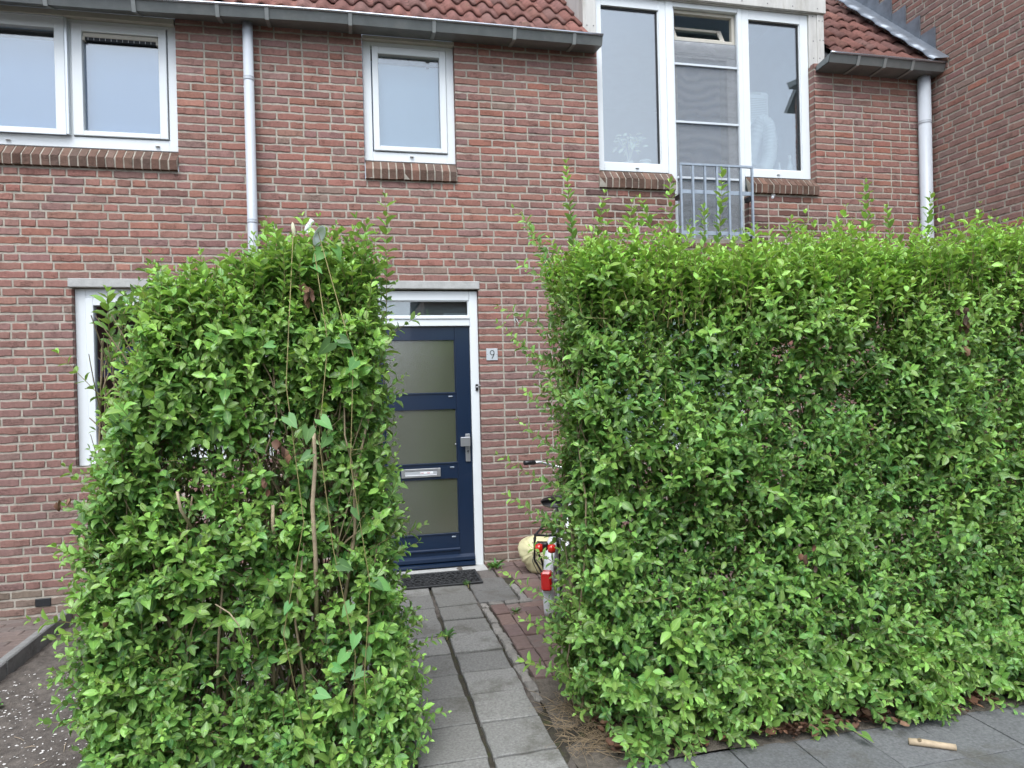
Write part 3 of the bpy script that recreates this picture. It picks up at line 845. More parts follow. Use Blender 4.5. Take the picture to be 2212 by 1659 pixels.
downpipe(5.352, .0565, 4.31, -.05, (3.866, 2.70, 1.5))

# roof tiles: S-shaped pantiles, each a curved shell with a thick lower lip
def pantiles(x0, x1, y0, z0, rows, name_parent, dull=1):
    t = MB(); t.smooth = True
    w, ln, ang = .148, .30, R(44)
    cy, cz = math.cos(ang), math.sin(ang)
    nc = int((x1 - x0) / w)
    prof = []
    for k in range(9):
        u = k / 8
        h = .034 * math.sin(math.pi * min(1, u / .66)) if u < .66 else -.010 * math.sin(math.pi * (u - .66) / .34)
        prof.append((u * 1.04 - .02, h))
    for r_ in range(rows):
        for c in range(nc):
            xo = x1 - (c + 1) * w + random.uniform(-.003, .003)
            lift = random.uniform(0, .004)
            base = random.choice(((.20, .088, .070), (.185, .085, .070), (.21, .098, .076), (.165, .08, .068), (.18, .095, .08)))
            f = random.uniform(.82, 1.1) * dull
            col_ = tuple(v * f for v in base) + (1,)
            vs = []
            js = random.uniform(-.006, .006)
            for (s, hh) in ((0, 0), (0, .014), (.17, .014), (.36, .014)):
                for (u, h) in prof:
                    S = s + r_ * ln + js
                    H = h + hh + lift + (.026 * (1 - s / .36))
                    vs.append((xo + u * w, y0 + S * cy - H * cz, z0 + S * cz + H * cy))
            n = len(prof)
            fs = []
            for a in range(3):
                for k in range(n - 1): fs.append([a * n + k, a * n + k + 1, (a + 1) * n + k + 1, (a + 1) * n + k])
            t.add(vs, fs, col_)
    return t
tl = pantiles(-4.4, 1.985, -.13, 4.335, 7, house)
ro = tl.build('roof', M['tile'], house)
tl = pantiles(4.365, 5.46, -.13, 4.335, 7, house, .80)
ro2 = tl.build('roof', M['tile'], house)
q = MB()
for (a, b) in ((-4.4, 1.985), (4.362, 5.46)):
    q.add([(a, -.10, 4.332), (b, -.10, 4.332), (b, 1.6, 5.974), (a, 1.6, 5.974)], [(0, 1, 2, 3)])
q.build('roof_underlay', M['dark'], house)

# ================================================================= neighbouring gable wall on the right
nb = thing('neighbour_house', 'brick side wall of the taller house projecting at the right', 'house', (5.46, 0, 0))
SIDE = lambda a, z, d: (5.46 + d, -a, z)
mb = MB(); brickwork(mb, -1.7, 1.85, -.45, 5.0, [], SIDE, 'side')
brickwork(mb, -1.7, 1.85, 5.0, 6.9, [], SIDE, 'side', top=lambda z: 1.85 - (z - 5.0), bed=False)
mb.m = 1
mb.add([(5.4655, -1.85, 5.0), (5.4655, 1.7, 5.0), (5.4655, 1.7, 6.9), (5.4655, .05, 6.9)], [(0, 1, 2, 3)])
mb.add([(5.4655, -1.846, -.45), (8.5, -1.846, -.45), (8.5, -1.846, 5.0), (5.4655, -1.846, 5.0)], [(0, 1, 2, 3)])
mb.build('wall', [M['brick'], M['mortar']], nb, (5.46, 0, 0))
rv = MB(); rv.prism([(-2.05, 4.86), (-1.86, 5.06), (.2, 7.12), (.2, 7.02), (-1.85, 4.97), (-1.99, 4.83)], 5.44, 8.6)
rv.build('roof', M['zinc'], nb, (5.46, 0, 0))
fl = MB(); fl.smooth = False
# stepped lead flashing: overlapping sheets with level tops, and the apron dressed over the tiles
for k in range(8):
    yr = -.103 + k * .178; yl = yr + .20; zt = 4.773 + k * .196; o = .0025 * (k % 2)
    zb = lambda yy: 4.440 + (yy + .103) * .985
    j = [random.uniform(-.006, .006) for _ in range(6)]
    ny, nz = 6, 6
    vs = []
    for a_ in range(ny + 1):
        yy = yr + (yl - yr) * a_ / ny
        for b_ in range(nz + 1):
            u = b_ / nz
            top_ = zt + j[0] * a_ / ny
            vs.append((5.453 - o - .0035 * random.random() - (.004 if a_ == 0 else 0), yy + (j[1] * u if a_ == 0 else 0), zb(yy) * (1 - u) + top_ * u))
    fl.smooth = True
    fl.add(vs, [[a_ * (nz + 1) + b_, (a_ + 1) * (nz + 1) + b_, (a_ + 1) * (nz + 1) + b_ + 1, a_ * (nz + 1) + b_ + 1] for a_ in range(ny) for b_ in range(nz)])
    fl.smooth = False
    fl.add([(5.458, yr, zb(yr)), (5.458, yr, zt), (5.448 - o, yr, zt), (5.448 - o, yr, zb(yr))], [(0, 1, 2, 3)])
n = 26
ang = R(44.3)
P_ = lambda s, dx, h: (5.451 - dx, -.20 + s * math.cos(ang) - h * math.sin(ang), 4.345 + s * math.sin(ang) + h * math.cos(ang))
for i in range(n):
    s0, s1 = i * .07, (i + 1) * .07
    ww = [.150 + .020 * math.sin(q * 1.5) for q in (i, i + 1)]
    fl.smooth = True
    fl.add([P_(s0, 0, .088), P_(s1, 0, .088), P_(s1, .05, .078), P_(s0, .05, .078), P_(s1, ww[1], .068), P_(s0, ww[0], .068), P_(s1, ww[1] + .004, .052), P_(s0, ww[0] + .004, .052)], [(0, 1, 2, 3), (3, 2, 4, 5), (5, 4, 6, 7)])
fl.build('lead_flashing', M['lead'], nb, (5.46, 0, 0))

# ================================================================= GROUND
def struct(o, label=None, kind='structure'):
    o['kind'] = kind
    if label: o['label'] = label
    return o
def vnoise(x, y, seed=0):
    """smooth value noise on a lattice, 0..1, for arrays"""
    tab = np.random.default_rng(seed).random((64, 64))
    x = np.asarray(x, float) + 1000; y = np.asarray(y, float) + 1000
    xi, yi = np.floor(x).astype(int), np.floor(y).astype(int)
    fx, fy = x - xi, y - yi
    fx, fy = fx * fx * (3 - 2 * fx), fy * fy * (3 - 2 * fy)
    g = lambda a, b: tab[a % 64, b % 64]
    return (g(xi, yi) * (1 - fx) + g(xi + 1, yi) * fx) * (1 - fy) + (g(xi, yi + 1) * (1 - fx) + g(xi + 1, yi + 1) * fx) * fy

g = MB(); g.add([(-80, -80, -.32), (80, -80, -.32), (80, 60, -.32), (-80, 60, -.32)], [(0, 1, 2, 3)])
struct(g.build('ground', M['asphalt']))
g = MB(); g.box(-60, 60, -14, -5.2, -.315, -.09); struct(g.build('road', M['asphalt']))

def soil_z(x, y):
    x = np.asarray(x, float); y = np.asarray(y, float)
    base = np.where(x < .1, -.19 + .17 * np.clip((x + 2.0) / 2.1, 0, 1) ** 1.3, -.028)
    base = np.where(x > .75, -.022, base)
    clod = np.clip(1 - np.abs(x + 1.75) / .5, 0, 1) * np.clip((y + 2.2) / 1.0, 0, 1)
    return base + clod * .045 * (vnoise(x / .06, y / .06, 6) - .35) + .030 * (vnoise(x / .28, y / .28, 3) - .5) + .016 * (vnoise(x / .09, y / .09, 4) - .5) + .007 * (vnoise(x / .035, y / .035, 5) - .5)
def grid_sheet(name, x0, x1, y0, y1, st, zf, m):
    nx, ny = int((x1 - x0) / st) + 1, int((y1 - y0) / st) + 1
    X, Y = np.meshgrid(np.linspace(x0, x1, nx), np.linspace(y0, y1, ny))
    Z = zf(X, Y)
    V = np.stack([X, Y, Z], -1).reshape(-1, 3)
    i = np.arange(nx * ny).reshape(ny, nx)
    a, b, c, d = i[:-1, :-1].ravel(), i[:-1, 1:].ravel(), i[1:, 1:].ravel(), i[1:, :-1].ravel()
    F = np.concatenate([np.stack([a, b, c], 1), np.stack([a, c, d], 1)])
    me = tri_mesh(name, V, F, np.ones((len(V), 4)), m)
    return link(name, me)
struct(grid_sheet('garden_soil', -2.07, .80, -4.6, -.012, .018, soil_z, M['soil']))
M['bed'] = mat('dusty_bed_soil', (.115, .098, .078), .95, var=.45, vscale=40, bump=.7, bscale=110, stain=((.05, .042, .03), 7, .5, .7))
struct(grid_sheet('bed_soil', .801, 5.4, -3.13, -2.25, .03, lambda x, y: -.012 + .03 * (vnoise(x / .2, y / .2, 8) - .5), M['bed']))

def shells(n):
    t = MB()
    for i in range(n):
        x = random.uniform(-2.0, -.75) if i % 5 else random.uniform(-2.0, -.2); y = random.uniform(-3.6, -1.0)
        if random.random() > .25 + .9 * float(vnoise(x / .3, y / .3, 12)): continue
        z = float(soil_z(x, y)); r_ = random.choice((.003, .004, .004, .006, .009))
        a = random.uniform(0, 6.3)
        p = []
        for k in range(5):
            q = a + k * 1.256 + random.uniform(-.3, .3); rr = r_ * random.uniform(.6, 1.2)
            p.append((x + rr * math.cos(q), y + rr * math.sin(q), z + .002 + random.uniform(0, .003)))
        t.add(p + [(x, y, z + .0055)], [(k, (k + 1) % 5, 5) for k in range(5)])
    return t
o = shells(2000).build('shell_grit', M['shell'])
tag(o, 'white shell fragments scattered over the bare garden soil', None, kind='stuff')

def slab(t, x0, x1, y0, y1, ztop, h, bev, c, tilt=.004, wob=.004):
    """one worn paving stone with a chipped outline"""
    n = 4
    j = lambda: random.uniform(-wob, wob)
    ring = []
    for (xa, ya, xb, yb) in ((x0, y0, x1, y0), (x1, y0, x1, y1), (x1, y1, x0, y1), (x0, y1, x0, y0)):
        for k in range(n):
            u = k / n
            q = .35 if k == 0 else 1
            ring.append((xa + (xb - xa) * u + j() * q, ya + (yb - ya) * u + j() * q))
    cx, cy = (x0 + x1) / 2, (y0 + y1) / 2
    tx, ty, dz = random.uniform(-tilt, tilt), random.uniform(-tilt, tilt), random.uniform(-tilt, tilt)
    zf = lambda x, y: ztop + dz + tx * (x - cx) / (x1 - x0) + ty * (y - cy) / (y1 - y0)
    s = 1 - bev / max(.02, min(x1 - x0, y1 - y0) / 2)
    out = [(x, y, zf(x, y) - h) for x, y in ring]
    mid = [(x, y, zf(x, y) - bev) for x, y in ring]
    inn = [(cx + (x - cx) * s, cy + (y - cy) * s, zf(x, y)) for x, y in ring]
    k = len(ring)
    fs = [[a, (a + 1) % k, k + (a + 1) % k, k + a] for a in range(k)] + [[k + a, k + (a + 1) % k, 2 * k + (a + 1) % k, 2 * k + a] for a in range(k)] + [list(range(2 * k, 3 * k))]
    t.add(out + mid + inn, fs, c)
def grey(lo=.15, hi=.21, w=(1, .98, .92)):
    v = random.uniform(lo, hi); return (v * w[0], v * w[1], v * w[2], 1)

path = MB()
rowsR = [-.20, -.44, -.742, -1.037, -1.31, -1.55, -1.86, -2.113, -2.38, -2.664, -2.952, -3.24, -3.53, -3.82]
rowsL = [-.20, -.44, -.735, -1.036, -1.305, -1.565, -1.846, -2.13, -2.38, -2.662, -2.944, -3.23, -3.52, -3.81]
for i in range(len(rowsR) - 1):
    c = grey(.15, .185, (1, .985, .90)) if i < 5 else grey(.18, .235, (1, .99, .92))
    gj = .016 + .010 * random.random()
    slab(path, .494, .756 + random.uniform(-.004, .006), rowsR[i + 1] + gj / 2, rowsR[i] - gj / 2, 0, .05, .004, c)
    slab(path, .196, .470 + random.uniform(-.004, .004), rowsL[i + 1] + .008, rowsL[i] - .008, 0, .05, .004, grey(.16, .23, (1, .985, .91)))
    slab(path, -.09, .184, rowsL[i + 1] + .006, rowsL[i] - .006, -.004, .05, .004, grey(.16, .21, (1, .985, .91)))
for (a, b) in ((-.44, -.735), (-.75, -1.01)):
    slab(path, .775, 1.05, b, a, -.002, .05, .004, grey(.13, .16))
slab(path, .775, .88, -.43, -.20, -.004, .05, .004, grey(.13, .16, (1, .93, .86)))
slab(path, .895, 1.02, -.43, -.20, -.004, .05, .004, grey(.13, .16, (1, .90, .82)))
path.m = 1
y = -1.035
while y > -2.42:                                     # edging of small setts beside the slabs
    l = random.uniform(.075, .12)
    slab(path, .775 + random.uniform(-.004, .004), .826 + random.uniform(-.006, .006), y - l, y - .010, .003, .06, .008, grey(.17, .25, (1, .94, .84)), .006, .006)
    y -= l
y = -.62
while y > -1.0:
    l = random.uniform(.08, .12)
    slab(path, 1.065, 1.115, y - l, y - .010, .002, .06, .008, grey(.17, .23, (1, .95, .86)), .005, .005); y -= l
x = .835
while x < 1.10:
    l = random.uniform(.08, .11); slab(path, x, x + l - .008, -1.075, -1.027, .002, .06, .007, grey(.16, .23, (1, .94, .84)), .005, .005); x += l
struct(path.build('path', [M['slab'], M['cobble']]))
b_ = MB(); b_.add([(-.1, -3.9, -.022), (1.2, -3.9, -.022), (1.2, -.19, -.022), (-.1, -.19, -.022)], [(0, 1, 2, 3)])
struct(b_.build('path_bedding', M['jointsoil']))

yard = MB()
def pv(): 
    c = random.choice(((.165, .115, .10), (.18, .12, .10), (.15, .105, .095), (.17, .13, .115), (.145, .095, .082))); f = random.uniform(.85, 1.12)
    return tuple(v * f for v in c) + (1,)
y = -1.085; r_ = 0
while y > -2.25:
    x = .838
    if r_ % 2 == 0: slab(yard, x, x + .093, y - .195, y - .006, -.001, .05, .005, pv(), .006, .003); slab(yard, x + .098, x + .19, y - .195, y - .006, -.001, .05, .005, pv(), .006, .003)
    x = 1.035
    while x < 5.4:
        if r_ % 2 == 0: slab(yard, x, x + .190, y - .096, y - .004, -.002, .05, .005, pv(), .006, .003)
        else: slab(yard, x - .09, x + .10, y - .096, y - .004, -.002, .05, .005, pv(), .006, .003)
        x += .197
    r_ += 1; y -= .0995
y = -.445
while y > -1.08:
    x = 1.125
    while x < 5.4:
        slab(yard, x, x + .190, y - .096, y - .004, -.002, .05, .005, pv(), .006, .003); x += .197
    y -= .0995
y = -.03
while y > -.40:
    x = 1.035
    while x < 5.4:
        slab(yard, x, x + .190, y - .096, y - .004, -.004, .05, .005, pv(), .006, .003); x += .197
    y -= .0995
struct(yard.build('yard_paving', M['paver']))
b_ = MB(); b_.add([(1.2005, -2.5, -.02), (5.45, -2.5, -.02), (5.45, -.01, -.02), (1.2005, -.01, -.02)], [(0, 1, 2, 3)])
struct(b_.build('yard_bedding', M['jointsoil']))

sw = MB()
for (ya, yb) in ((-3.405, -3.12), (-3.69, -3.412), (-3.985, -3.70), (-4.28, -3.992), (-4.57, -4.287)):
    x = 1.14 - .285 * 14
    while x < 6.0:
        if x > .79: slab(sw, x + .001, x + .2825, ya - .002, yb + .002, -.016, .05, .002, grey(.125, .15, (.98, 1, 1.0)), .002, .002)
        elif ya < -3.7: slab(sw, x + .003, x + .282, ya, yb, -.2, .05, .003, grey(.115, .15, (1, 1, 1)), .002, .002)
        x += .2855
struct(sw.build('sidewalk', M['slab']))
b_ = MB(); b_.add([(.80, -5.2, -.036), (6, -5.2, -.036), (6, -3.05, -.036), (.80, -3.05, -.036)], [(0, 1, 2, 3)])
struct(b_.build('sidewalk_bedding', M['jointsoil']))

# neighbour's herringbone paving and its concrete edging, lower left
lp = MB()
for r_ in range(26):
    for c in range(-1, 16):
        x = -2.14 - (c + 1) * .197 + (r_ % 2) * .098; y = -.03 - r_ * .0995
        if x > -2.16: continue
        slab(lp, x, min(x + .19, -2.132), y - .096, y - .003, -.118, .04, .004, tuple(v * .55 + w * .45 for v, w in zip(pv()[:3], (.13, .115, .10))) + (1,), .004, .003)
struct(lp.build('side_paving', M['paver']))
b_ = MB(); b_.add([(-6, -6, -.137), (-2.07, -6, -.137), (-2.07, -.01, -.137), (-6, -.01, -.137)], [(0, 1, 2, 3)])
struct(b_.build('side_paving_bedding', M['jointsoil']))
kb = MB()
for k in range(3):
    kb.box(-2.128, -2.068, -.012 - (k + 1) * .97 + .004, -.014 - k * .97, -.30, -.088 - .004 * k, .008)
struct(kb.build('kerb_edging', M['kerb']))

# houses across the street, behind the camera; the windows mirror them
def opposite(x, w, label, wallc):
    t = thing('opposite_house', label, 'house', (x, -24, 0))
    m_ = MB(); m_.box(0, w, -8, 0, -.3, 5.3); m_.build('wall', mat('far_brick', wallc, .9, var=.15, vscale=12), t)
    rf = MB(); rf.prism([(.5, 5.15), (-4, 9.2), (-8.5, 5.15)], -.0, w); ro_ = rf.build('roof', mat('far_roof_tile', (.035, .034, .036), .8, var=.3, vscale=14), t)
    c_ = MB(); c_.box(w * .6, w * .6 + .7, -4.4, -3.7, 8.6, 10.0); c_.build('chimney', M['brick'], ro_)
    for i in range(2):
        for z in (.8, 3.1):
            a = .8 + i * w * .48
            f_ = MB(); bars(f_, a, a + 1.7, z, z + 1.4, .002, .06, .08, .08, .08, .08); fo = f_.build('window', M['pvc'], t)
            pane(a + .08, a + 1.62, z + .08, z + 1.32, .02, fo, 'glass_low')
opposite(-16, 7.0, 'red brick house across the street with dark tiled roof, chimney at its right', (.20, .09, .07))
opposite(-8.9, 7.0, 'brown brick house across the street with dark tiled roof', (.16, .085, .07))
opposite(2.9, 7.0, 'pale brick house across the street beyond the gap in the row', (.25, .17, .13))

# ================================================================= LEAVES
TPL = np.array([(0, 0, 0), (.20, .34, .07), (.50, .48, .11), (.79, .29, .06), (1.0, 0, -.10), (.79, -.29, .06), (.50, -.48, .11), (.20, -.34, .07), (.22, 0, 0), (.52, 0, .0), (.80, 0, -.04)])
TPF = np.array([(0, 8, 1), (0, 7, 8), (8, 9, 2), (8, 2, 1), (8, 7, 6), (8, 6, 9), (9, 10, 3), (9, 3, 2), (9, 6, 5), (9, 5, 10), (10, 4, 3), (10, 5, 4)])
TPM = np.array([.9, 0, 0, 0, .85, 0, 0, 0, 1, 1, 1.0])
HEART = np.array([(.10, 0, 0), (-.20, .30, .06), (.10, .50, .09), (.48, .36, .07), (1.0, 0, -.12), (.48, -.36, .07), (.10, -.50, .09), (-.20, -.30, .06), (.32, 0, 0), (.62, 0, -.03)])
HEARTF = np.array([(0, 2, 1), (0, 8, 2), (8, 3, 2), (8, 9, 3), (9, 4, 3), (9, 5, 4), (8, 5, 9), (8, 6, 5), (0, 6, 8), (0, 7, 6)])
HEARTM = np.array([.9, 0, 0, 0, .8, 0, 0, 0, 1, 1.0])
def norm(a): return a / np.maximum(np.linalg.norm(a, axis=-1, keepdims=True), 1e-9)
class Leaves:
    def __init__(s): s.P, s.D, s.N, s.L, s.A, s.W = [], [], [], [], [], []
    def add(s, P, D, N, L, A, W=.5):
        n = len(P)
        s.P.append(P); s.D.append(norm(D)); s.N.append(N); s.L.append(np.broadcast_to(L, n)); s.A.append(np.broadcast_to(A, n)); s.W.append(np.broadcast_to(W, n))
    def build(s, name, m, parent=None, tpl=TPL, tf=TPF, tm=TPM, curl=1.0, off=(0, 0, 0)):
        P, D, N = np.concatenate(s.P), np.concatenate(s.D), np.concatenate(s.N)
        L, A, W = np.concatenate(s.L), np.concatenate(s.A), np.concatenate(s.W)
        N = norm(N - D * (N * D).sum(1, keepdims=True)); S = np.cross(N, D)
        n, k = len(P), len(tpl)
        cv = (1 + .8 * RNG.standard_normal(n))[:, None] * curl
        fold = (1 + .5 * RNG.standard_normal(n))[:, None]
        u, v, w = tpl[:, 0][None], tpl[:, 1][None], tpl[:, 2][None]
        lift = np.where(np.abs(v) > .01, w * fold, w * cv) 
        Lc = L[:, None]
        V = P[:, None] + D[:, None] * (u * Lc)[..., None] + S[:, None] * (v * Lc * W[:, None])[..., None] + N[:, None] * (lift * Lc)[..., None]
        F = tf[None] + (np.arange(n) * k)[:, None, None]
        col = np.ones((n, k, 4), np.float32)
        col[..., 0] = np.clip(A, 0, 1)[:, None]; col[..., 1] = RNG.random(n)[:, None]; col[..., 2] = tm[None]
        me = tri_mesh(name, V.reshape(-1, 3) - np.array(off), F.reshape(-1, 3), col.reshape(-1, 4), m)
        return link(name, me, parent)
class Stems:
    """thin tapering stems as three-sided tubes; pts (n,k,3), r (n,k)"""
    def __init__(s): s.V, s.F, s.b = [], [], 0
    def add(s, pts, r, sides=3):
        n, k, _ = pts.shape
        t = np.zeros_like(pts); t[:, 1:-1] = pts[:, 2:] - pts[:, :-2]; t[:, 0] = pts[:, 1] - pts[:, 0]; t[:, -1] = pts[:, -1] - pts[:, -2]
        t = norm(t)
        ref = np.where(np.abs(t[..., 2:3]) > .8, np.array([1., 0, 0]), np.array([0, 0, 1.]))
        a = norm(np.cross(t, ref)); b = np.cross(t, a)
        q = 2 * np.pi * np.arange(sides) / sides
        ring = pts[:, :, None] + (a[:, :, None] * np.cos(q)[:, None] + b[:, :, None] * np.sin(q)[:, None]) * r[:, :, None, None]
        s.V.append(ring.reshape(-1, 3))
        i = (np.arange(n) * k * sides)[:, None, None] + (np.arange(k - 1) * sides)[None, :, None]
        c = np.arange(sides)[None, None]; d = (np.arange(sides)[None, None] + 1) % sides
        A, B, C_, D_ = i + c, i + d, i + sides + d, i + sides + c
        s.F.append(np.stack([A, B, C_], -1).reshape(-1, 3) + s.b); s.F.append(np.stack([A, C_, D_], -1).reshape(-1, 3) + s.b)
        s.b += n * k * sides
    def build(s, name, m, parent=None, off=(0, 0, 0)):
        V, F = np.concatenate(s.V), np.concatenate(s.F)
        return link(name, tri_mesh(name, V - np.array(off), F, np.ones((len(V), 4)), m), parent)

def shoots(lv, st, base, d, length, K=7, size=.040, age=.2, tip=.55, up=.25, spread=58, r0=.0020, width=.56, straight=False):
    """leafy shoots: opposite, crosswise pairs of leaves along each twig, small and young at the tip"""
    n = len(base)
    d = norm(d); length = np.broadcast_to(length, n)[:, None]
    age = np.broadcast_to(age, n); size = np.broadcast_to(size, n)
    upv = np.array([0, 0, 1.])
    ref = norm(RNG.standard_normal((n, 3)))
    a = norm(np.cross(d, ref)); b = np.cross(d, a)
    pts = [base]
    bend = RNG.standard_normal((n, 3)) * .10 + upv * up
    for k in range(K):
        s = (k + 1) / K
        p = base + d * length * s + bend * length * s * s
        t = norm(d + 2 * bend * s)
        ph = k * np.pi / 2 + RNG.standard_normal(n) * .16
        sz = size * .98 * (.78 + .35 * math.sin(math.pi * min(1, s * .9))) * (1 if k < K - 1 else .62) * (1 + .18 * RNG.standard_normal(n))
        ag = age + (tip - .05) * max(0, (s - .35) / .65) ** 1.5 + .07 * RNG.standard_normal(n)
        for sg in (1, -1):
            side = (a * np.cos(ph)[:, None] + b * np.sin(ph)[:, None]) * sg
            sp = R(spread if k < K - 1 else 30) + RNG.standard_normal(n) * .15
            D = t * np.cos(sp)[:, None] + side * np.sin(sp)[:, None]
            D = D + np.array([0, 0, -.08]) + RNG.standard_normal((n, 3)) * .06
            N = t + upv * .30 + RNG.standard_normal((n, 3)) * .12
            lv.add(p + side * .002, D, N, np.clip(sz, .010, .075), ag, width)
        pts.append(p)
    if st is not None:
        idx = [0, K // 2, K]
        st.add(np.stack([pts[i] for i in idx], 1), np.repeat(np.array([[r0, r0 * .75, r0 * .35]]), n, 0))
def U(a, b, n): return RNG.uniform(a, b, n)
def stems(st, base, top, r0, r1, k=6, wander=.03):
    n = len(base); s = np.linspace(0, 1, k)[None, :, None]
    p = base[:, None] * (1 - s) + top[:, None] * s
    w = np.cumsum(RNG.standard_normal((n, k, 3)) * wander, 1); w -= w[:, :1]
    p = p + w * np.array([1, .8, .3])
    st.add(p, (r0[:, None] * (1 - s[..., 0]) + r1[:, None] * s[..., 0]), 5)
    return p

def bush_stems(st, x0, x1, yc, yw, z1, n, nb=5, r=(.005, .011)):
    base = np.stack([U(x0, x1, n), yc + U(-yw, yw, n) * .45, U(-.03, 0, n)], 1)
    top = base + np.stack([U(-.22, .22, n), U(-yw, yw, n) * .6, z1 * U(.72, 1.0, n)], 1)
    top[:, 0] = np.clip(top[:, 0], x0 + .02, x1 - .02)
    p = stems(st, base, top, U(*r, n), U(.002, .003, n), 8, .022)
    for q in range(nb):
        k = RNG.integers(1, 7, n)
        b = p[np.arange(n), k]
        e = b + np.stack([U(-.25, .25, n), U(-.28, .28, n), U(.12, .55, n)], 1)
        e[:, 0] = np.clip(e[:, 0], x0, x1); e[:, 1] = np.clip(e[:, 1], yc - yw, yc + yw); e[:, 2] = np.minimum(e[:, 2], z1)
        stems(st, b, e, U(.0025, .005, n), U(.001, .002, n), 5, .012)

# ---------------------------------------------------------------- right hedge
hr = thing('privet_hedge', 'long wide privet hedge right of the path, taller, in front of the bicycle', 'hedge', (2.5, -2.65, 0))
OFF = (2.5, -2.65, 0)
lv, tw, st = Leaves(), Stems(), Stems()
def shoot_dir(out, n, upw=.55, rnd=.55): return np.array(out) + np.array([0, 0, upw]) + RNG.standard_normal((n, 3)) * rnd
def rz_top(x): return 1.93 + .035 * (x - .9) + .10 * (vnoise(x / .4, x * 0, 21) - .5)
def yfR(x, z): return -2.93 + .16 * (vnoise(x / .33, z / .33, 22) - .5) + .10 * np.clip((z - 1.6) / .4, 0, 1) ** 2 - .145 * np.clip((.55 - z) / .55, 0, 1)
def front(n, x0, x1, z0, z1f, yf, dens, seed, yout=-1.0, size=(.034, .046), hole=None):
    x = U(x0, x1, n); z = U(z0, 1, n) * 0 + RNG.random(n) ** .95 * (z1f(x) - z0) + z0
    keep = RNG.random(n) < np.clip(dens + 1.15 * (vnoise(x / .19, z / .19, seed) - .32), .06, 1)
    if hole is not None: keep &= RNG.random(n) < hole(x, z)
    x, z = x[keep], z[keep]; n = len(x)
    lump = vnoise(x / .17, z / .17, seed + 1)
    y = yf(x, z) + .18 - .13 * lump + U(-.02, .10, n)
    L = U(.13, .25, n) * (.8 + .45 * lump)
    d = shoot_dir((0, yout, 0), n)
    a = np.clip(.10 + .35 * (lump - .4) + .16 * RNG.standard_normal(n) + .5 * np.clip((z - 1.45) / .5, 0, 1), 0, .9)  # lighter towards the top: young growth, with the top light put into age
    s = U(size[0], size[1], n) * np.where(RNG.random(n) < .3, .72, 1)
    shoots(lv, tw, np.stack([x, y, z], 1), d, L, K=7, size=s, age=a, tip=.40)
holeR = lambda x, z: np.where((x > 1.1) & (x < 2.3) & (z > .95) & (z < 1.8), .80, 1.0)
front(5200, .97, 3.4, .03, lambda x: rz_top(x) - .03, yfR, .62, 30, hole=holeR)
front(900, 3.4, 5.0, .03, lambda x: rz_top(x) - .03, yfR, .6, 33)
n = 520
x = U(1.0, 4.9, n); z = U(.02, .30, n); y = yfR(x, z) + U(.02, .10, n)
shoots(lv, tw, np.stack([x, y, z], 1), np.stack([U(-.5, .5, n), -np.ones(n), U(-.35, .35, n)], 1), U(.10, .20, n), K=7, size=U(.034, .046, n), age=U(.12, .5, n), tip=.35, up=-.05)
# crown of upright young shoots
n = 2300
x = U(.92, 4.9, n); y = U(-2.93, -2.38, n); z = rz_top(x) + U(-.22, .0, n)
pk = vnoise(x / .12, y / .12, 41)
shoots(lv, tw, np.stack([x, y, z], 1), np.stack([U(-.3, .3, n), U(-.45, .2, n), np.ones(n)], 1), .14 + .20 * pk ** 2, K=8, size=U(.032, .044, n), age=U(.55, .95, n), tip=.5, up=.05, spread=48)
# left end, back, inner fill
n = 620
z = U(.03, 1.93, n); y = U(-2.92, -2.40, n)
x = 1.06 + .10 * (vnoise(y / .2, z / .25, 43) - .5) - .03 * np.clip((.5 - z) / .5, 0, 1)
shoots(lv, tw, np.stack([x, y, z], 1), shoot_dir((-.8, -.3, 0), n), U(.10, .22, n), size=U(.032, .046, n), age=U(.08, .4, n), tip=.4)
n = 900
x = U(.9, 4.9, n); z = U(.1, 1.95, n); y = -2.45 + U(-.08, .03, n)
k_ = RNG.random(n) < holeR(x, z) * .9
shoots(lv, tw, np.stack([x, y, z], 1)[k_], shoot_dir((0, .8, 0), n)[k_], U(.10, .2, n)[k_], K=6, size=U(.034, .048, n)[k_], age=.12, tip=.3)
n = 22000
P = np.stack([U(1.02, 4.9, n), U(-2.86, -2.42, n), U(.10, 1.98, n)], 1)
k_ = RNG.random(n) < holeR(P[:, 0], P[:, 2]) - .15 * (P[:, 2] < .5)
P = P[k_]; n = len(P)
lv.add(P, RNG.standard_normal((n, 3)) + np.array([0, -.5, .2]), RNG.standard_normal((n, 3)) * .6 + np.array([0, -.5, .8]), U(.03, .048, n), U(0, .12, n), .5)
# long loose shoots at the end and the tall ones on top
LONG = [((.723, 2.202), (.839, 2.042)), ((.722, 2.092), (.825, 1.983)), ((.704, 2.018), (.807, 1.925)), ((.681, 1.846), (.86, 1.70)), ((.605, 1.753), (.90, 1.48)), ((.661, 1.475), (.91, 1.29)),
        ((.773, 1.483), (.93, 1.33)), ((.698, 1.287), (.90, 1.17)), ((.625, 1.15), (.88, 1.01)), ((.629, 1.015), (.87, .85)), ((.647, .671), (.87, .49)), ((.76, 2.199), (.828, 2.02)),
        ((.70, 1.62), (.90, 1.42)), ((.72, .80), (.88, .66)), ((.70, .50), (.88, .36)), ((.69, .30), (.88, .20))]
for (t, b) in LONG:
    b3 = np.array([[b[0] + .03, -2.72 + random.uniform(-.05, .05), b[1] - .03]]); t3 = np.array([[t[0], -2.78 + random.uniform(-.05, .03), t[1]]])
    dd = t3 - b3; ln = np.linalg.norm(dd)
    shoots(lv, tw, b3, dd - np.array([[0, 0, .03]]), ln, K=max(8, int(ln / .024)), size=.036, age=.3, tip=.5, up=.08, spread=62, r0=.0019)
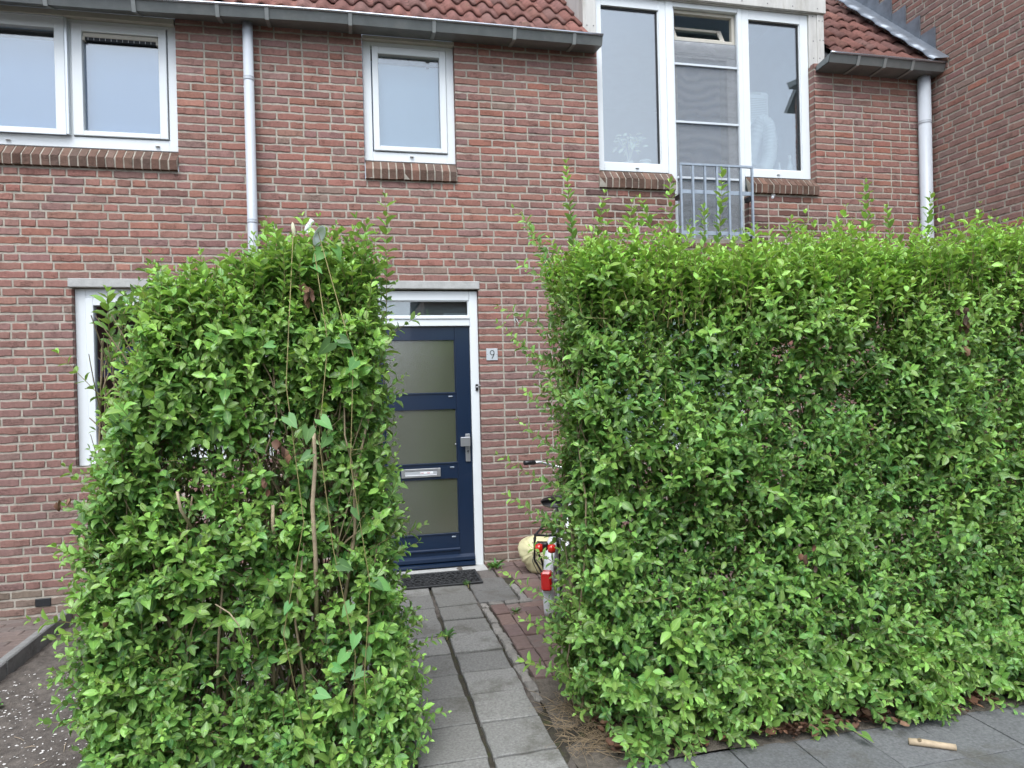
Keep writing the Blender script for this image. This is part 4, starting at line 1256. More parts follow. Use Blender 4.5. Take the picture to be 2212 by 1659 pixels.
TALL = [((.891, 2.415), (.936, 2.0)), ((1.669, 2.384), (1.615, 2.0)), ((1.346, 2.32), (1.351, 2.0)), ((2.45, 2.448), (2.455, 2.03)), ((2.837, 2.429), (2.80, 2.0)), ((2.027, 2.278), (1.998, 2.0)),
        ((1.414, 2.353), (1.385, 2.0)), ((1.56, 2.30), (1.55, 2.0)), ((1.05, 2.27), (1.06, 2.0)), ((1.20, 2.25), (1.18, 2.0)), ((2.60, 2.30), (2.58, 2.05)), ((3.15, 2.32), (3.1, 2.05))]
for (t, b) in TALL:
    yy = random.uniform(-2.8, -2.7)
    b3 = np.array([[b[0], yy, b[1]]]); t3 = np.array([[t[0], yy - .02, t[1]]])
    dd = t3 - b3; ln = np.linalg.norm(dd)
    shoots(lv, tw, b3, dd, ln, K=max(10, int(ln / .024)), size=.042, age=.42, tip=.55, up=.0, spread=46, r0=.0024)
bush_stems(st, .93, 4.9, -2.66, .20, 1.9, 62, 6)
lv.build('foliage', M['leaf'], hr, off=OFF)
tw.build('twigs', M['twig'], hr, off=OFF)
st.build('stems', M['stem'], hr, off=OFF)

# ---------------------------------------------------------------- left hedge
hl_ = thing('privet_hedge', 'narrower twiggy privet hedge left of the path with bare stems showing and bindweed on it', 'hedge', (-.4, -2.68, 0))
OFF = (-.4, -2.68, 0)
lv, tw, st = Leaves(), Stems(), Stems()
def lz_top(x): return 1.76 + .17 * np.clip((x + 1.0) / .8, 0, 1) + .07 * (vnoise(x / .25, x * 0, 51) - .5)
def yfL(x, z): return -2.95 + .16 * (vnoise(x / .28, z / .28, 52) - .5) + .16 * np.clip((z - 1.55) / .4, 0, 1) ** 2 - .05 * np.clip((.6 - z) / .6, 0, 1)
def xl(z): return -.95 + .21 * np.clip((z - 1.0) / .6, 0, 1)
def xr(z): return .10 - .04 * np.clip((z - .6) / .9, 0, 1) + .10 * np.clip((.55 - z) / .55, 0, 1)
holeL = lambda x, z: np.where((x > -.62) & (x < .06) & (z > .25) & (z < 1.42), .46, 1.0) * np.where((x > -.5) & (x < 0) & (z > .5) & (z < .95), .8, 1)
n = 4100
z = .02 + RNG.random(n) * 1.86; x = xl(z) + RNG.random(n) * (xr(z) - xl(z))
keep = (z < lz_top(x)) & (RNG.random(n) < np.clip(.45 + 1.2 * (vnoise(x / .17, z / .17, 55) - .2), .08, 1) * holeL(x, z))
x, z = x[keep], z[keep]; n = len(x); lump = vnoise(x / .15, z / .15, 56)
shoots(lv, tw, np.stack([x, yfL(x, z) + .18 - .13 * lump + U(-.02, .08, n), z], 1), shoot_dir((0, -1, 0), n, .5, .65), U(.08, .19, n), K=6,
       size=U(.030, .050, n) * np.where(RNG.random(n) < .3, .68, 1), age=np.clip(.16 + .25 * np.clip((z - 1.3) / .5, 0, 1) + .3 * (lump - .4) + .18 * RNG.standard_normal(n), 0, .85), tip=.42)
n = 560
x = U(-.74, .07, n); y = U(-2.92, -2.42, n)
shoots(lv, tw, np.stack([x, y, lz_top(x) + U(-.24, -.02, n)], 1), np.stack([U(-.4, .4, n), U(-.5, .2, n), np.ones(n)], 1), U(.10, .24, n), K=7, size=U(.034, .048, n), age=U(.25, .62, n), tip=.5, up=.05, spread=52)
for sg, m_ in ((-1, 430), (1, 430)):
    z = U(.03, 1.85, m_); y = U(-2.92, -2.42, m_)
    x = (xl(z) + .08 if sg < 0 else xr(z) - .08) + .08 * (vnoise(y / .2, z / .22, 57) - .5)
    shoots(lv, tw, np.stack([x, y, z], 1), shoot_dir((.8 * sg, -.4, 0), m_), U(.08, .18, m_), K=6, size=U(.032, .048, m_), age=U(.08, .45, m_), tip=.4)
n = 420
x = U(-1.0, .1, n); z = U(.1, 1.85, n)
shoots(lv, tw, np.stack([x, -2.46 + U(-.08, .03, n), z], 1), shoot_dir((0, .8, 0), n), U(.10, .2, n), K=6, size=U(.034, .048, n), age=.12, tip=.3)
n = 5200
P = np.stack([U(-.88, .06, n), U(-2.84, -2.45, n), U(.1, 1.85, n)], 1)
P = P[RNG.random(n) < holeL(P[:, 0], P[:, 2])]; n = len(P)
lv.add(P, RNG.standard_normal((n, 3)) + np.array([0, -.5, .2]), RNG.standard_normal((n, 3)) * .6 + np.array([0, -.5, .8]), U(.03, .05, n), U(0, .15, n), .5)
LONG = [((.144, 2.17), (.125, 1.75), .050), ((.227, 1.756), (.03, 1.62), .036), ((.218, 1.532), (.04, 1.42), .034), ((.219, 1.437), (.04, 1.37), .034), ((.204, .837), (.04, .74), .034), ((.23, .721), (.07, .65), .03),
        ((-1.036, 1.568), (-.88, 1.40), .034), ((-1.06, 1.206), (-.92, 1.05), .038), ((-1.167, .69), (-.95, .60), .040), ((-.917, 1.896), (-.90, 1.56), .056), ((-.384, 2.08), (-.379, 1.85), .042), ((-.331, 2.127), (-.344, 1.85), .036),
        ((-.218, 2.10), (-.239, 1.88), .036), ((.32, .148), (.16, .10), .036), ((.318, .436), (.15, .39), .034), ((.253, .5), (.12, .45), .032), ((-1.09, .925), (-.94, .82), .042), ((.0, 2.08), (-.02, 1.85), .038), ((-.6, 2.03), (-.58, 1.8), .04), ((-1.12, .45), (-.95, .38), .042)]
for (t, b, sz) in LONG:
    b3 = np.array([[b[0], -2.76 + random.uniform(-.04, .04), b[1]]]); t3 = np.array([[t[0], -2.82 + random.uniform(-.04, .03), t[1]]])
    dd = t3 - b3; ln = np.linalg.norm(dd)
    shoots(lv, tw, b3, dd, ln, K=max(7, int(ln / .027)), size=sz, age=.32, tip=.5, up=.04, spread=54, r0=.0022)
bush_stems(st, -.90, .08, -2.68, .24, 1.78, 74, 9, (.004, .011))
lv.build('foliage', M['leaf'], hl_, off=OFF)
tw.build('twigs', M['twig'], hl_, off=OFF)
st.build('stems', M['stem'], hl_, off=OFF)
# stout cut stems at the front face, and pale twigs
def wig(pts):
    out = []
    for i in range(len(pts) - 1):
        a_, b_ = Vector(pts[i]), Vector(pts[i + 1])
        out += [a_, (a_ + b_) / 2 + Vector((random.uniform(-.014, .014), random.uniform(-.01, .01), 0))]
    return out + [Vector(pts[-1])]
for pts, r_ in (([(-.175, -2.86, .55), (-.168, -2.95, .85), (-.172, -2.985, 1.05), (-.158, -2.99, 1.20), (-.160, -2.99, 1.318)], [.0085, .008, .0078, .0072, .0065]),
        ([(-.30, -2.84, .70), (-.318, -2.95, .98), (-.315, -2.96, 1.055)], [.007, .0065, .006]),
        ([(-.60, -2.88, .95), (-.628, -2.97, 1.06), (-.635, -2.985, 1.128)], [.006, .0055, .005]),
        ([(-.52, -2.97, .71), (-.470, -2.99, .68), (-.440, -2.99, .635), (-.425, -2.98, .56)], [.0022, .0025, .0022, .002])):
    bs = MB(); bs.tube(pts, r_, 7); bs.build('cut_stem', M['stem_pale'], hl_, OFF)
for (pts, r_) in (([(-.12, -2.80, .25), (-.05, -2.90, .75), (-.02, -2.95, 1.09), (.03, -2.94, 1.32), (.07, -2.93, 1.50)], .010), ([(-.02, -2.95, 1.08), (-.05, -2.95, 1.30), (-.06, -2.93, 1.52)], .006),
                  ([(-.35, -2.80, .2), (-.33, -2.9, .75), (-.36, -2.94, 1.2), (-.42, -2.93, 1.45)], .008), ([(-.36, -2.94, 1.2), (-.30, -2.93, 1.38), (-.31, -2.92, 1.6)], .005),
                  ([(-.66, -2.84, .4), (-.63, -2.94, .85), (-.60, -2.95, 1.10)], .008), ([(-.55, -2.86, .3), (-.52, -2.94, .62), (-.49, -2.95, .9)], .008), ([(-.22, -2.85, .2), (-.25, -2.95, .6), (-.21, -2.96, .9)], .008),
                  ([(-.15, -2.92, 1.5), (-.05, -2.94, 1.62), (.04, -2.93, 1.70)], .005), ([(-.10, -2.85, .1), (.02, -2.92, .45), (.06, -2.93, .85)], .009), ([(.0, -2.85, .1), (.08, -2.9, .5), (.10, -2.9, .8)], .007)):
    bs = MB(); bs.tube(wig([(q_[0], q_[1] + .035, q_[2]) for q_ in pts]), [r_ * .8 * (1 - .5 * i / (2 * len(pts) - 2)) for i in range(2 * len(pts) - 1)], 6); bs.build('branch', M['stem'], hl_, OFF)

def dead_cluster(parent, at, off, n, spread):
    t = MB(); t.smooth = True
    for i in range(n):
        x, y, z = at[0] + random.uniform(-spread, spread) * .5, at[1] + random.uniform(-.02, .02), at[2] + random.uniform(-spread, spread)
        curl_leaf(t, (x, y, z), random.uniform(.03, .045), hang=True)
    return t.build('dead_leaves', M['litter'], parent, off)
def curl_leaf(t, p, L, hang=False, flat=False):
    """a dried, curled leaf"""
    c = random.choice(((.12, .055, .030), (.15, .075, .04), (.085, .045, .026), (.23, .13, .075), (.06, .036, .024), (.13, .065, .038)))
    f = random.uniform(.75, 1.2); c = tuple(v * f for v in c) + (1,)
    e = Euler((random.uniform(-.5, .5), random.uniform(-.5, .5), random.uniform(0, 6.3))) if not hang else Euler((random.uniform(-.5, .5), random.uniform(1.1, 1.9), random.uniform(0, 6.3)))
    w = L * random.uniform(.22, .42); cu = random.uniform(.15, .8) * L
    pts = []
    for (u, v) in ((0, 0), (.3, -1), (.3, 0), (.3, 1), (.68, -.85), (.68, 0), (.68, .85), (1, 0)):
        q = Vector(((u - .5) * L, v * w, cu * (v * v * .6 + (2 * u - 1) ** 2 * .4) + random.uniform(-.04, .04) * L))
        q.rotate(e); pts.append(Vector(p) + q)
    t.add(pts, [(0, 1, 2), (0, 2, 3), (1, 4, 5, 2), (2, 5, 6, 3), (4, 7, 5), (5, 7, 6)], c)
for p_, n in (((-.174, -2.93, 1.84), 8), ((-.277, -3.0, 1.26), 6), ((-.334, -3.0, 1.14), 3), ((-1.01, -2.95, 1.11), 4), ((-.855, -3.0, .695), 1)):
    dead_cluster(hl_, p_, OFF, n, .035)
for p_, n, s in (((2.779, -2.97, 1.69), 8, .05), ((2.765, -2.97, 1.58), 8, .05), ((2.77, -2.97, 1.80), 4, .04), ((1.875, -3.02, .70), 6, .05)):
    dead_cluster(hr, p_, (2.5, -2.65, 0), n, s)

# ---------------------------------------------------------------- bindweed on the left hedge
bw = thing('bindweed', 'white flowered bindweed with heart shaped leaves climbing through the left hedge', 'plant', (-.15, -2.95, 0))
OFF = (-.15, -2.95, 0)
lv = Leaves(); vine = MB()
for (pts, n) in (([(-.05, -2.98, .1), (-.03, -3.03, .5), (-.10, -3.04, .9), (-.14, -3.03, 1.3), (-.10, -3.02, 1.65), (-.15, -2.92, 2.05)], 13), ([(.02, -2.98, .1), (.0, -3.02, .4), (.03, -3.02, .75), (-.03, -3.03, 1.2), (-.01, -3.02, 1.6), (-.13, -2.92, 2.08)], 11),
                 ([(-.2, -2.99, .1), (-.28, -3.04, .6), (-.2, -3.04, 1.0), (-.25, -3.03, 1.5), (-.22, -2.93, 2.07)], 8)):
    vine.tube(pts, .0016, 5)
    pa = np.array(pts); s = np.sort(U(0, len(pts) - 1.001, n)); i = s.astype(int); f = (s - i)[:, None]
    P = pa[i] * (1 - f) + pa[i + 1] * f + RNG.standard_normal((n, 3)) * np.array([.05, .015, .02])
    lv.add(P, np.stack([U(-1, 1, n), U(-.6, 0, n), U(-1.1, -.1, n)], 1), np.stack([U(-.8, .8, n), -np.ones(n), U(.0, 1.2, n)], 1), U(.04, .07, n), U(0, .6, n), .80)
lv.build('leaves', M['bindleaf'], bw, HEART, HEARTF, HEARTM, .8, OFF)
vine.build('vine', M['twig'], bw, OFF)
fl_ = MB(); fl_.smooth = True
fl_.lathe([(.003, 0), (.006, .018), (.011, .034), (.022, .048), (.036, .053), (.044, .055), (.036, .051), (.020, .043), (.009, .032), (.002, .02)], 20, (-.172, -2.90, 2.085), (.72, -.30, -.35))
fl_.build('flower', M['petal'], bw, OFF)
fl_ = MB(); fl_.lathe([(.002, 0), (.007, .010), (.009, .024), (.0075, .042), (.010, .050), (.006, .053), (0, .050)], 10, (-.180, -2.89, 2.088), (.55, -.1, .8)); fl_.build('flower_bud', M['petal'], bw, OFF)
fl_ = MB(); fl_.lathe([(.002, 0), (.006, .010), (.0075, .028), (.005, .046), (0, .054)], 10, (-.219, -2.89, 2.068), (-.1, -.15, 1)); fl_.build('flower_bud', M['bud'], bw, OFF)

# ================================================================= SMALL THINGS
# leaf litter under the right hedge, dry grass by the path
t = MB(); t.smooth = True
for i in range(3200):
    x = random.uniform(.95, 5.2); y = random.uniform(-3.15, -2.45) if random.random() < .8 else random.gauss(-3.08, .05)
    if x < 1.4 and y < -3.1: y += .1
    edge = -3.10 + .045 * math.sin(x * 5) + .03 * math.sin(x * 13.7)
    if y < edge - .06: continue
    curl_leaf(t, (x, y, random.uniform(.003, .034)), random.uniform(.018, .055))
tag(t.build('leaf_litter', M['litter']), 'brown dead leaves lying along the foot of the right hedge', None, kind='stuff')
sn = Stems(); n = 650
b = np.stack([RNG.normal(.97, .09, n), U(-3.02, -2.55, n), U(-.015, .0, n)], 1)
b[:, 0] = np.clip(b[:, 0], .80, 1.25)
e = b + np.stack([RNG.normal(0, .06, n), RNG.normal(-.02, .06, n), U(.0, .05, n)], 1)
stems(sn, b, e, U(.0007, .0014, n), U(.0004, .0006, n), 4, .006)
tag(sn.build('dry_grass', M['dry']), 'dry brown grass and roots beside the path end', None, kind='stuff')
sn = Stems(); n = 60
b = np.stack([U(-2.0, -1.0, n), U(-3.7, -1.8, n), U(0, 0, n)], 1); b[:, 2] = soil_z(b[:, 0], b[:, 1]) + .006
ang = U(0, 6.28, n); e = b + np.stack([np.cos(ang), np.sin(ang), 0 * ang], 1) * U(.02, .12, n)[:, None]; e[:, 2] = soil_z(e[:, 0], e[:, 1]) + .008
stems(sn, b, e, U(.0008, .002, n), U(.0006, .001, n), 4, .004)
tag(sn.build('dry_twigs', M['stem_pale']), 'thin dry twigs and roots lying on the bare soil', None, kind='stuff')

sk = thing('cut_stick', 'short pale sawn off stick lying on the grey pavement', 'stick', (2.21, -3.315, -.016))
q = MB(); q.tube([(-.070, .042, .014), (-.025, .016, .015), (.02, -.012, .014), (.072, -.044, .013)], [.0135, .0145, .0125, .0125], 10)
q.build('wood', M['stem_pale'], sk)
q = MB(); q.lathe([(.008, 0), (.007, .010), (.003, .013)], 8, (-.040, .020, .024), (-.3, -.6, .7)); q.build('knot', M['stem'], sk)

def rosette(name, label, cat, loc, n, L, w, lift, m='bindleaf', grp=None):
    o = thing(name, label, cat, loc, 0, grp)
    lv = Leaves(); a = U(0, 6.283, n); el = U(*lift, n)
    D = np.stack([np.cos(a) * np.cos(el), np.sin(a) * np.cos(el), np.sin(el)], 1)
    lv.add(D * .006 + np.array([0, 0, .004]), D, np.stack([0 * a, 0 * a, np.ones(n)], 1) + RNG.standard_normal((n, 3)) * .15, U(L * .6, L, n), U(.0, .5, n), w)
    lv.build('leaves', M[m], o); 
    q = MB(); q.lathe([(.004, -.02), (.005, .002), (.002, .008)], 6); q.build('root_stem', M['twig'], o)
    return o
rosette('dandelion', 'green weed rosette growing at the wall foot by the door', 'weed', (1.045, -.20, 0), 30, .10, .20, (.15, .9))
rosette('grass_tuft', 'small weed tuft in the joint at the doormat corner', 'weed', (.765, -.60, 0), 16, .055, .10, (.1, .9))
rosette('grass_tuft', 'weed tuft in the path joint further from the door', 'weed', (.482, -1.58, -.01), 22, .07, .10, (.1, .9))
rosette('grass_tuft', 'small weed between the red brick pavers', 'weed', (.96, -1.31, 0), 14, .05, .18, (.1, .8))
rosette('soil_weed', 'small round leaved weed on the soil below the kerb', 'weed', (-1.93, -1.42, float(soil_z(-1.93, -1.42))), 7, .06, .75, (.3, .9))
rosette('soil_weed', 'lone heart leaved weed on the soil beside the left hedge', 'weed', (-1.15, -2.62, float(soil_z(-1.15, -2.62))), 5, .055, .8, (.3, .9))
def sprig(name, label, cat, base, dirs, n, L, m='leaf', tpl=None, grp=None):
    o = thing(name, label, cat, base, 0, grp)
    lv = Leaves(); s = MB()
    for d in dirs:
        d = Vector(d); pts = [d * (i / 5) + Vector((0, 0, .012 + .03 * math.sin(i / 5 * 3))) for i in range(6)]
        s.tube(pts, .0014, 5)
        P = np.array([pts[min(5, int(1 + k * 5 / n))][:] for k in range(n)])
        D = np.array(d)[None] * 3 + RNG.standard_normal((n, 3)) * np.array([.6, .6, .15])
        lv.add(P, D, np.tile([0, -.6, 1.0], (n, 1)) + RNG.standard_normal((n, 3)) * .15, U(L * .7, L * 1.1, n), U(0, .35, n), .8 if tpl is not None else .5)
    if tpl is None: lv.build('leaves', M[m], o)
    else: lv.build('leaves', M[m], o, HEART, HEARTF, HEARTM)
    s.build('stem', M['twig'], o); return o
sprig('ivy_sprig', 'ivy shoot with lobed leaves creeping from the hedge onto the pavement', 'ivy', (1.86, -3.06, -.01), [(.03, -.12, 0), (.12, -.10, 0), (-.05, -.09, 0), (.13, -.20, 0)], 4, .05, 'leaf', 1)
o = MB(); curl_leaf(o, (0, 0, .008), .06); 
wl = thing('paper_scrap', 'scrap of white litter caught at the foot of the right hedge', 'litter', (2.59, -2.98, .0))
q = MB()
for (px, pz, s_) in ((0, .045, .016), (.012, .0, .022), (.006, -.0, .014)):
    q.add([(px - s_, -.004, pz), (px + s_, -.0, pz + .004), (px + s_ * .8, .004, pz + s_ * 1.6), (px - s_ * .9, .0, pz + s_ * 1.4)], [(0, 1, 2, 3)])
    q.add([(px - s_, -.001, pz), (px + s_, .003, pz + .004), (px + s_ * .8, .007, pz + s_ * 1.6), (px - s_ * .9, .003, pz + s_ * 1.4)], [(3, 2, 1, 0)])
q.build('paper', M['white'], wl)

# doormat
dm = thing('doormat', 'black rubber doormat with cut out scroll pattern lying before the blue door', 'doormat', (.585, -.405, 0))
q = MB(); bars(q, 0, 0, 0, 0, 0, 0, 0, 0, 0, 0) if False else None
W2, H2 = .295, .18
for (a, b, c, d) in ((-W2, W2, -H2, -H2 + .022), (-W2, W2, H2 - .022, H2), (-W2, -W2 + .022, -H2 + .0221, H2 - .0221), (W2 - .022, W2, -H2 + .0221, H2 - .0221)):
    q.box(a, b, c, d, .001, .016, .003)
q.box(-W2 + .0222, W2 - .0222, -H2 + .0222, H2 - .0222, .001, .005)
q.build('border', M['rubber'], dm)
q = MB()
for r_ in range(8):
    for c in range(15):
        x = -W2 + .042 + c * .0365 + (r_ % 2) * .016; y = -H2 + .038 + r_ * .0405
        if x > W2 - .035: continue
        ry = .019 * random.uniform(.75, 1.15); rx = .016 * random.uniform(.8, 1.2); a = random.uniform(0, 3)
        m_ = 10; st_ = random.uniform(0, 6.3); full = random.random() < .5
        pts = []
        for k in range(m_ if full else 8):
            u = st_ + 2 * math.pi * k / m_
            px, py = rx * math.cos(u), ry * math.sin(u)
            pts.append((x + px * math.cos(a) - py * math.sin(a), y + px * math.sin(a) + py * math.cos(a), .0105))
        q.tube(pts, .0042, 5, closed=full)
q.build('scroll_pattern', M['rubber'], dm)

# house number
hn = thing('house_number_sign', 'small square grey plate with black number 9 screwed to the brick wall', 'sign', (1.101, -.002, 1.722))
q = MB(); q.box(-.0475, .0475, -.006, 0, -.049, .049, .001); q.build('plate', M['alu'], hn)
q = MB()
def stroke(mb_, pts, w, y0, y1):
    n = len(pts); L_, R_ = [], []
    for i, (a, b) in enumerate(pts):
        p, r2 = pts[max(0, i - 1)], pts[min(n - 1, i + 1)]
        tx, tz = r2[0] - p[0], r2[1] - p[1]; l = math.hypot(tx, tz) or 1
        nx, nz = -tz / l * w / 2, tx / l * w / 2
        L_.append((a + nx, b + nz)); R_.append((a - nx, b - nz))
    vs = [(a, y1, b) for a, b in L_] + [(a, y1, b) for a, b in R_] + [(a, y0, b) for a, b in L_] + [(a, y0, b) for a, b in R_]
    fs = []
    for i in range(n - 1):
        fs += [(i, i + 1, n + i + 1, n + i), (2 * n + i, 3 * n + i, 3 * n + i + 1, 2 * n + i + 1), (i, 2 * n + i, 2 * n + i + 1, i + 1), (n + i, n + i + 1, 3 * n + i + 1, 3 * n + i)]
    mb_.add(vs, fs)
c9 = (.001, .0135)
pts = [(c9[0] + .0165 * math.cos(u), c9[1] + .0185 * math.sin(u)) for u in [R(-20 + 20 * k) for k in range(19)]]
stroke(q, pts, .0058, -.0061, -.0075)
stroke(q, [(.0172, .010), (.0168, .002), (.013, -.008), (.006, -.020), (-.003, -.0345)], .0058, -.0062, -.0078)
q.build('number', M['black'], hn)
for x in (-.041, .041): screw(x, -.0061, 0, hn, .002)

# loose cable ends poking out of the wall
lw = thing('loose_wire', 'loose white and black cable ends sticking out of the brick wall', 'cable', (1.315, 0, 2.0))
q = MB(); q.tube([(-.012, .004, .022), (-.016, -.02, .018), (-.022, -.03, 0), (-.014, -.035, -.014), (-.004, -.030, -.018)], .0022, 6)
q.tube([(-.008, .004, .022), (-.002, -.025, .012), (.004, -.035, -.010), (.018, -.035, -.022), (.030, -.03, -.030), (.024, -.028, -.034), (.006, -.028, -.028)], .0022, 6); q.build('pale_wire', M['wirewhite'], lw)
q = MB(); q.tube([(-.010, .004, .024), (-.004, -.025, .020), (.006, -.03, .026), (.014, -.03, .018)], .0026, 6); q.tube([(-.014, .004, .024), (-.008, -.03, .008), (-.005, -.032, -.012)], .002, 6)
q.lathe([(.004, 0), (.004, .012), (.002, .014)], 8, (.014, -.03, .012), (.3, 0, -1)); q.build('black_wire', M['black'], lw)

# rubbish bag
rbg = thing('rubbish_bag', 'tied pale yellow plastic rubbish bag lying against the wall behind the bicycle', 'bag', (1.375, -.40, 0))
q = MB(); q.smooth = True
na, nr = 64, 18
kax = Vector((-.42, -.80, .22)).normalized(); ka = kax.orthogonal().normalized(); kb_ = kax.cross(ka)
cen = Vector((0, .02, .145))
vs = []
fold = [random.uniform(0, 1) for _ in range(na)]
for i in range(nr + 1):
    th_ = math.pi * i / nr
    for k in range(na):
        u = 2 * math.pi * k / na
        rad = .165 * math.sin(th_) ** .85
        h = .150 * math.cos(th_)
        pl = max(0, 1 - th_ / 1.5)
        rad *= 1 + .13 * pl * (fold[k] - .5) * 2 + .08 * pl * math.sin(u * 13 + 3 * math.sin(u * 2)) + .05 * math.sin(u * 4 + th_ * 4) + .05 * math.sin(u * 3 - 1) + .02 * math.sin(u * 9 + th_ * 9)
        if th_ < .5: h += .03 * (1 - th_ / .5)
        p = cen + kax * h + (ka * math.cos(u) + kb_ * math.sin(u)) * rad
        if p.z < .004: p.z = .004 + .002 * math.sin(u * 9)
        p.z = p.z if p.z < .22 else .22 + (p.z - .22) * .75
        vs.append(p)
q.add(vs, [[i * na + k, i * na + (k + 1) % na, (i + 1) * na + (k + 1) % na, (i + 1) * na + k] for i in range(nr) for k in range(na)])
q.build('body', M['bag'], rbg)
kn = cen + kax * .178
q = MB(); q.smooth = True
q.lathe([(.004, -.012), (.018, -.008), (.024, .003), (.018, .014), (.008, .018), (.012, .026), (.004, .030)], 12, kn, kax); q.build('knot', M['bag'], rbg)
q = MB()
q.tube([kn + Vector((-.01, -.01, -.008)), kn + Vector((-.03, -.03, -.06)), Vector((-.08, -.20, .05)), Vector((-.03, -.24, .012)), Vector((.03, -.23, .006))], .003, 5)
q.tube([kn + Vector((-.006, -.012, -.008)), kn + Vector((-.015, -.03, -.06)), Vector((-.05, -.20, .05)), Vector((.0, -.26, .010)), Vector((.05, -.26, .006)), Vector((.06, -.22, .008)), Vector((.02, -.21, .03)), kn + Vector((.0, -.02, -.05))], .003, 5)
q.build('drawstring', M['black'], rbg)
q = MB()
up_ = (Vector((0, 0, 1)) - kax * kax.z).normalized(); rt_ = kax.cross(up_) * -1
for i in range(9):
    a = -.035 + i * .010; b = .068 + .010 * math.sin(i * 2.1)
    pts = []
    for k in range(5):
        p = up_ * (b + .008 * math.sin(k * 1.7 + i)) + rt_ * (a + .0035 * k)
        rr = p.length
        pts.append(cen + p + kax * (math.sqrt(max(.0004, 1 - min(.98, (rr / .168) ** 2))) * .155 + .004))
    q.tube(pts, .0014, 4)
q.build('printed_lettering', M['print'], rbg)

# bicycle half hidden behind the right hedge: x = forward
bk = thing('bicycle', 'white small wheeled bicycle with red rear lights parked behind the right hedge', 'bicycle', (1.165, -1.52, 0), R(66))
RW = .25
def wheel(x):
    q = MB(); q.tube([(x + (RW - .022) * math.cos(u), 0, RW + (RW - .022) * math.sin(u)) for u in [2 * math.pi * k / 40 for k in range(40)]], .022, 10, closed=True)
    w_ = q.build('wheel', M['rubber'], bk)
    q = MB(); q.tube([(x + (RW - .050) * math.cos(u), 0, RW + (RW - .050) * math.sin(u)) for u in [2 * math.pi * k / 40 for k in range(40)]], .010, 6, closed=True); q.build('rim', M['steel'], w_)
    q = MB()
    for k in range(20):
        u = 2 * math.pi * k / 20; s_ = .02 if k % 2 else -.02
        q.tube([(x + .015 * math.cos(u + .5), s_, RW + .015 * math.sin(u + .5)), (x + (RW - .052) * math.cos(u), 0, RW + (RW - .052) * math.sin(u))], .0011, 4)
    q.tube([(x, -.045, RW), (x, .045, RW)], .018, 10); q.build('spokes', M['steel'], w_)
wheel(0); wheel(.98)
def mudguard(x, a0, a1):
    q = MB(); n = 22; rr = RW + .022; vs = []
    for i in range(n + 1):
        u = R(a0 + (a1 - a0) * i / n)
        for (yy, dr) in ((-.033, -.016), (-.026, 0), (-.010, .006), (.010, .006), (.026, 0), (.033, -.016)):
            vs.append((x + (rr + dr) * math.cos(u), yy, RW + (rr + dr) * math.sin(u)))
        for (yy, dr) in ((.030, -.018), (.024, -.003), (.009, .003), (-.009, .003), (-.024, -.003), (-.030, -.018)):
            vs.append((x + (rr + dr) * math.cos(u), yy, RW + (rr + dr) * math.sin(u)))
    q.smooth = True
    q.add(vs, [[i * 12 + k, i * 12 + (k + 1) % 12, (i + 1) * 12 + (k + 1) % 12, (i + 1) * 12 + k] for i in range(n) for k in range(12)] + [list(range(12)), list(range(n * 12, n * 12 + 12))])
    return q.build('mudguard', M['white'], bk)
mudguard(0, 52, 212); mudguard(.98, 10, 160)
q = MB(); q.box(-.335, -.272, -.030, .030, .285, .395, .010); q.build('rear_light', M['darkred'], bk)
q = MB(); q.box(-.292, -.276, -.032, .032, .262, .284, .003); q.build('light_mount', M['white'], bk)
q = MB()
q.lathe([(.0, -.024), (.022, -.020), (.029, 0), (.022, .020), (0, .024)], 14, (-.325, -.036, .53), (0, 1, 0)); q.lathe([(.0, -.024), (.022, -.020), (.029, 0), (.022, .020), (0, .024)], 14, (-.325, .036, .53), (0, 1, 0))
q.build('carrier_reflector', M['red'], bk)
q = MB(); q.box(-.345, -.312, -.016, .016, .52, .566, .008); q.build('reflector_clip', M['black'], bk)
q = MB()
for s_ in (-1, 1):
    q.tube([(0, s_ * .05, RW), (-.10, s_ * .06, .40), (-.30, s_ * .068, .54), (-.30, s_ * .062, .600), (.0, s_ * .055, .60), (.16, s_ * .04, .58)], .007, 7)
    q.tube([(-.30, s_ * .068, .585), (-.27, s_ * .075, .45), (0, s_ * .055, .26)], .006, 7)
q.tube([(-.30, -.065, .60), (-.325, -.04, .605), (-.325, .04, .605), (-.30, .065, .60)], .007, 7)
q.tube([(-.15, -.058, .60), (-.15, .058, .60)], .005, 6); q.tube([(.0, -.055, .60), (.0, .055, .60)], .005, 6)
q.build('carrier', M['black'], bk)
q = MB()
q.tube([(.30, 0, .28), (.20, 0, .62)], .017, 10); q.tube([(.30, 0, .28), (.62, 0, .33), (.80, 0, .56)], .022, 10); q.tube([(.785, 0, .62), (.83, 0, .46)], .020, 10)
for s_ in (-1, 1):
    q.tube([(0, s_ * .055, RW), (.28, s_ * .03, .28)], .010, 8); q.tube([(0, s_ * .055, RW), (.20, s_ * .02, .56)], .008, 8)
    q.tube([(.83, s_ * .02, .46), (.86, s_ * .05, .42), (.98, s_ * .05, RW)], .011, 8)
q.build('frame', M['white'], bk)
q = MB(); q.tube([(.20, 0, .60), (.175, 0, .70)], .013, 10); q.build('seat_post', M['steel'], bk)
q = MB(); q.smooth = True
vs = []; prof = [(-.09, .085, .020), (-.06, .095, .030), (.0, .070, .028), (.07, .035, .022), (.14, .018, .012)]
for (x, w, h) in prof:
    for k in range(10):
        u = 2 * math.pi * k / 10; vs.append((.165 + x, w * math.cos(u), .725 + h * math.sin(u) * (1.0 if math.sin(u) > 0 else 1.6)))
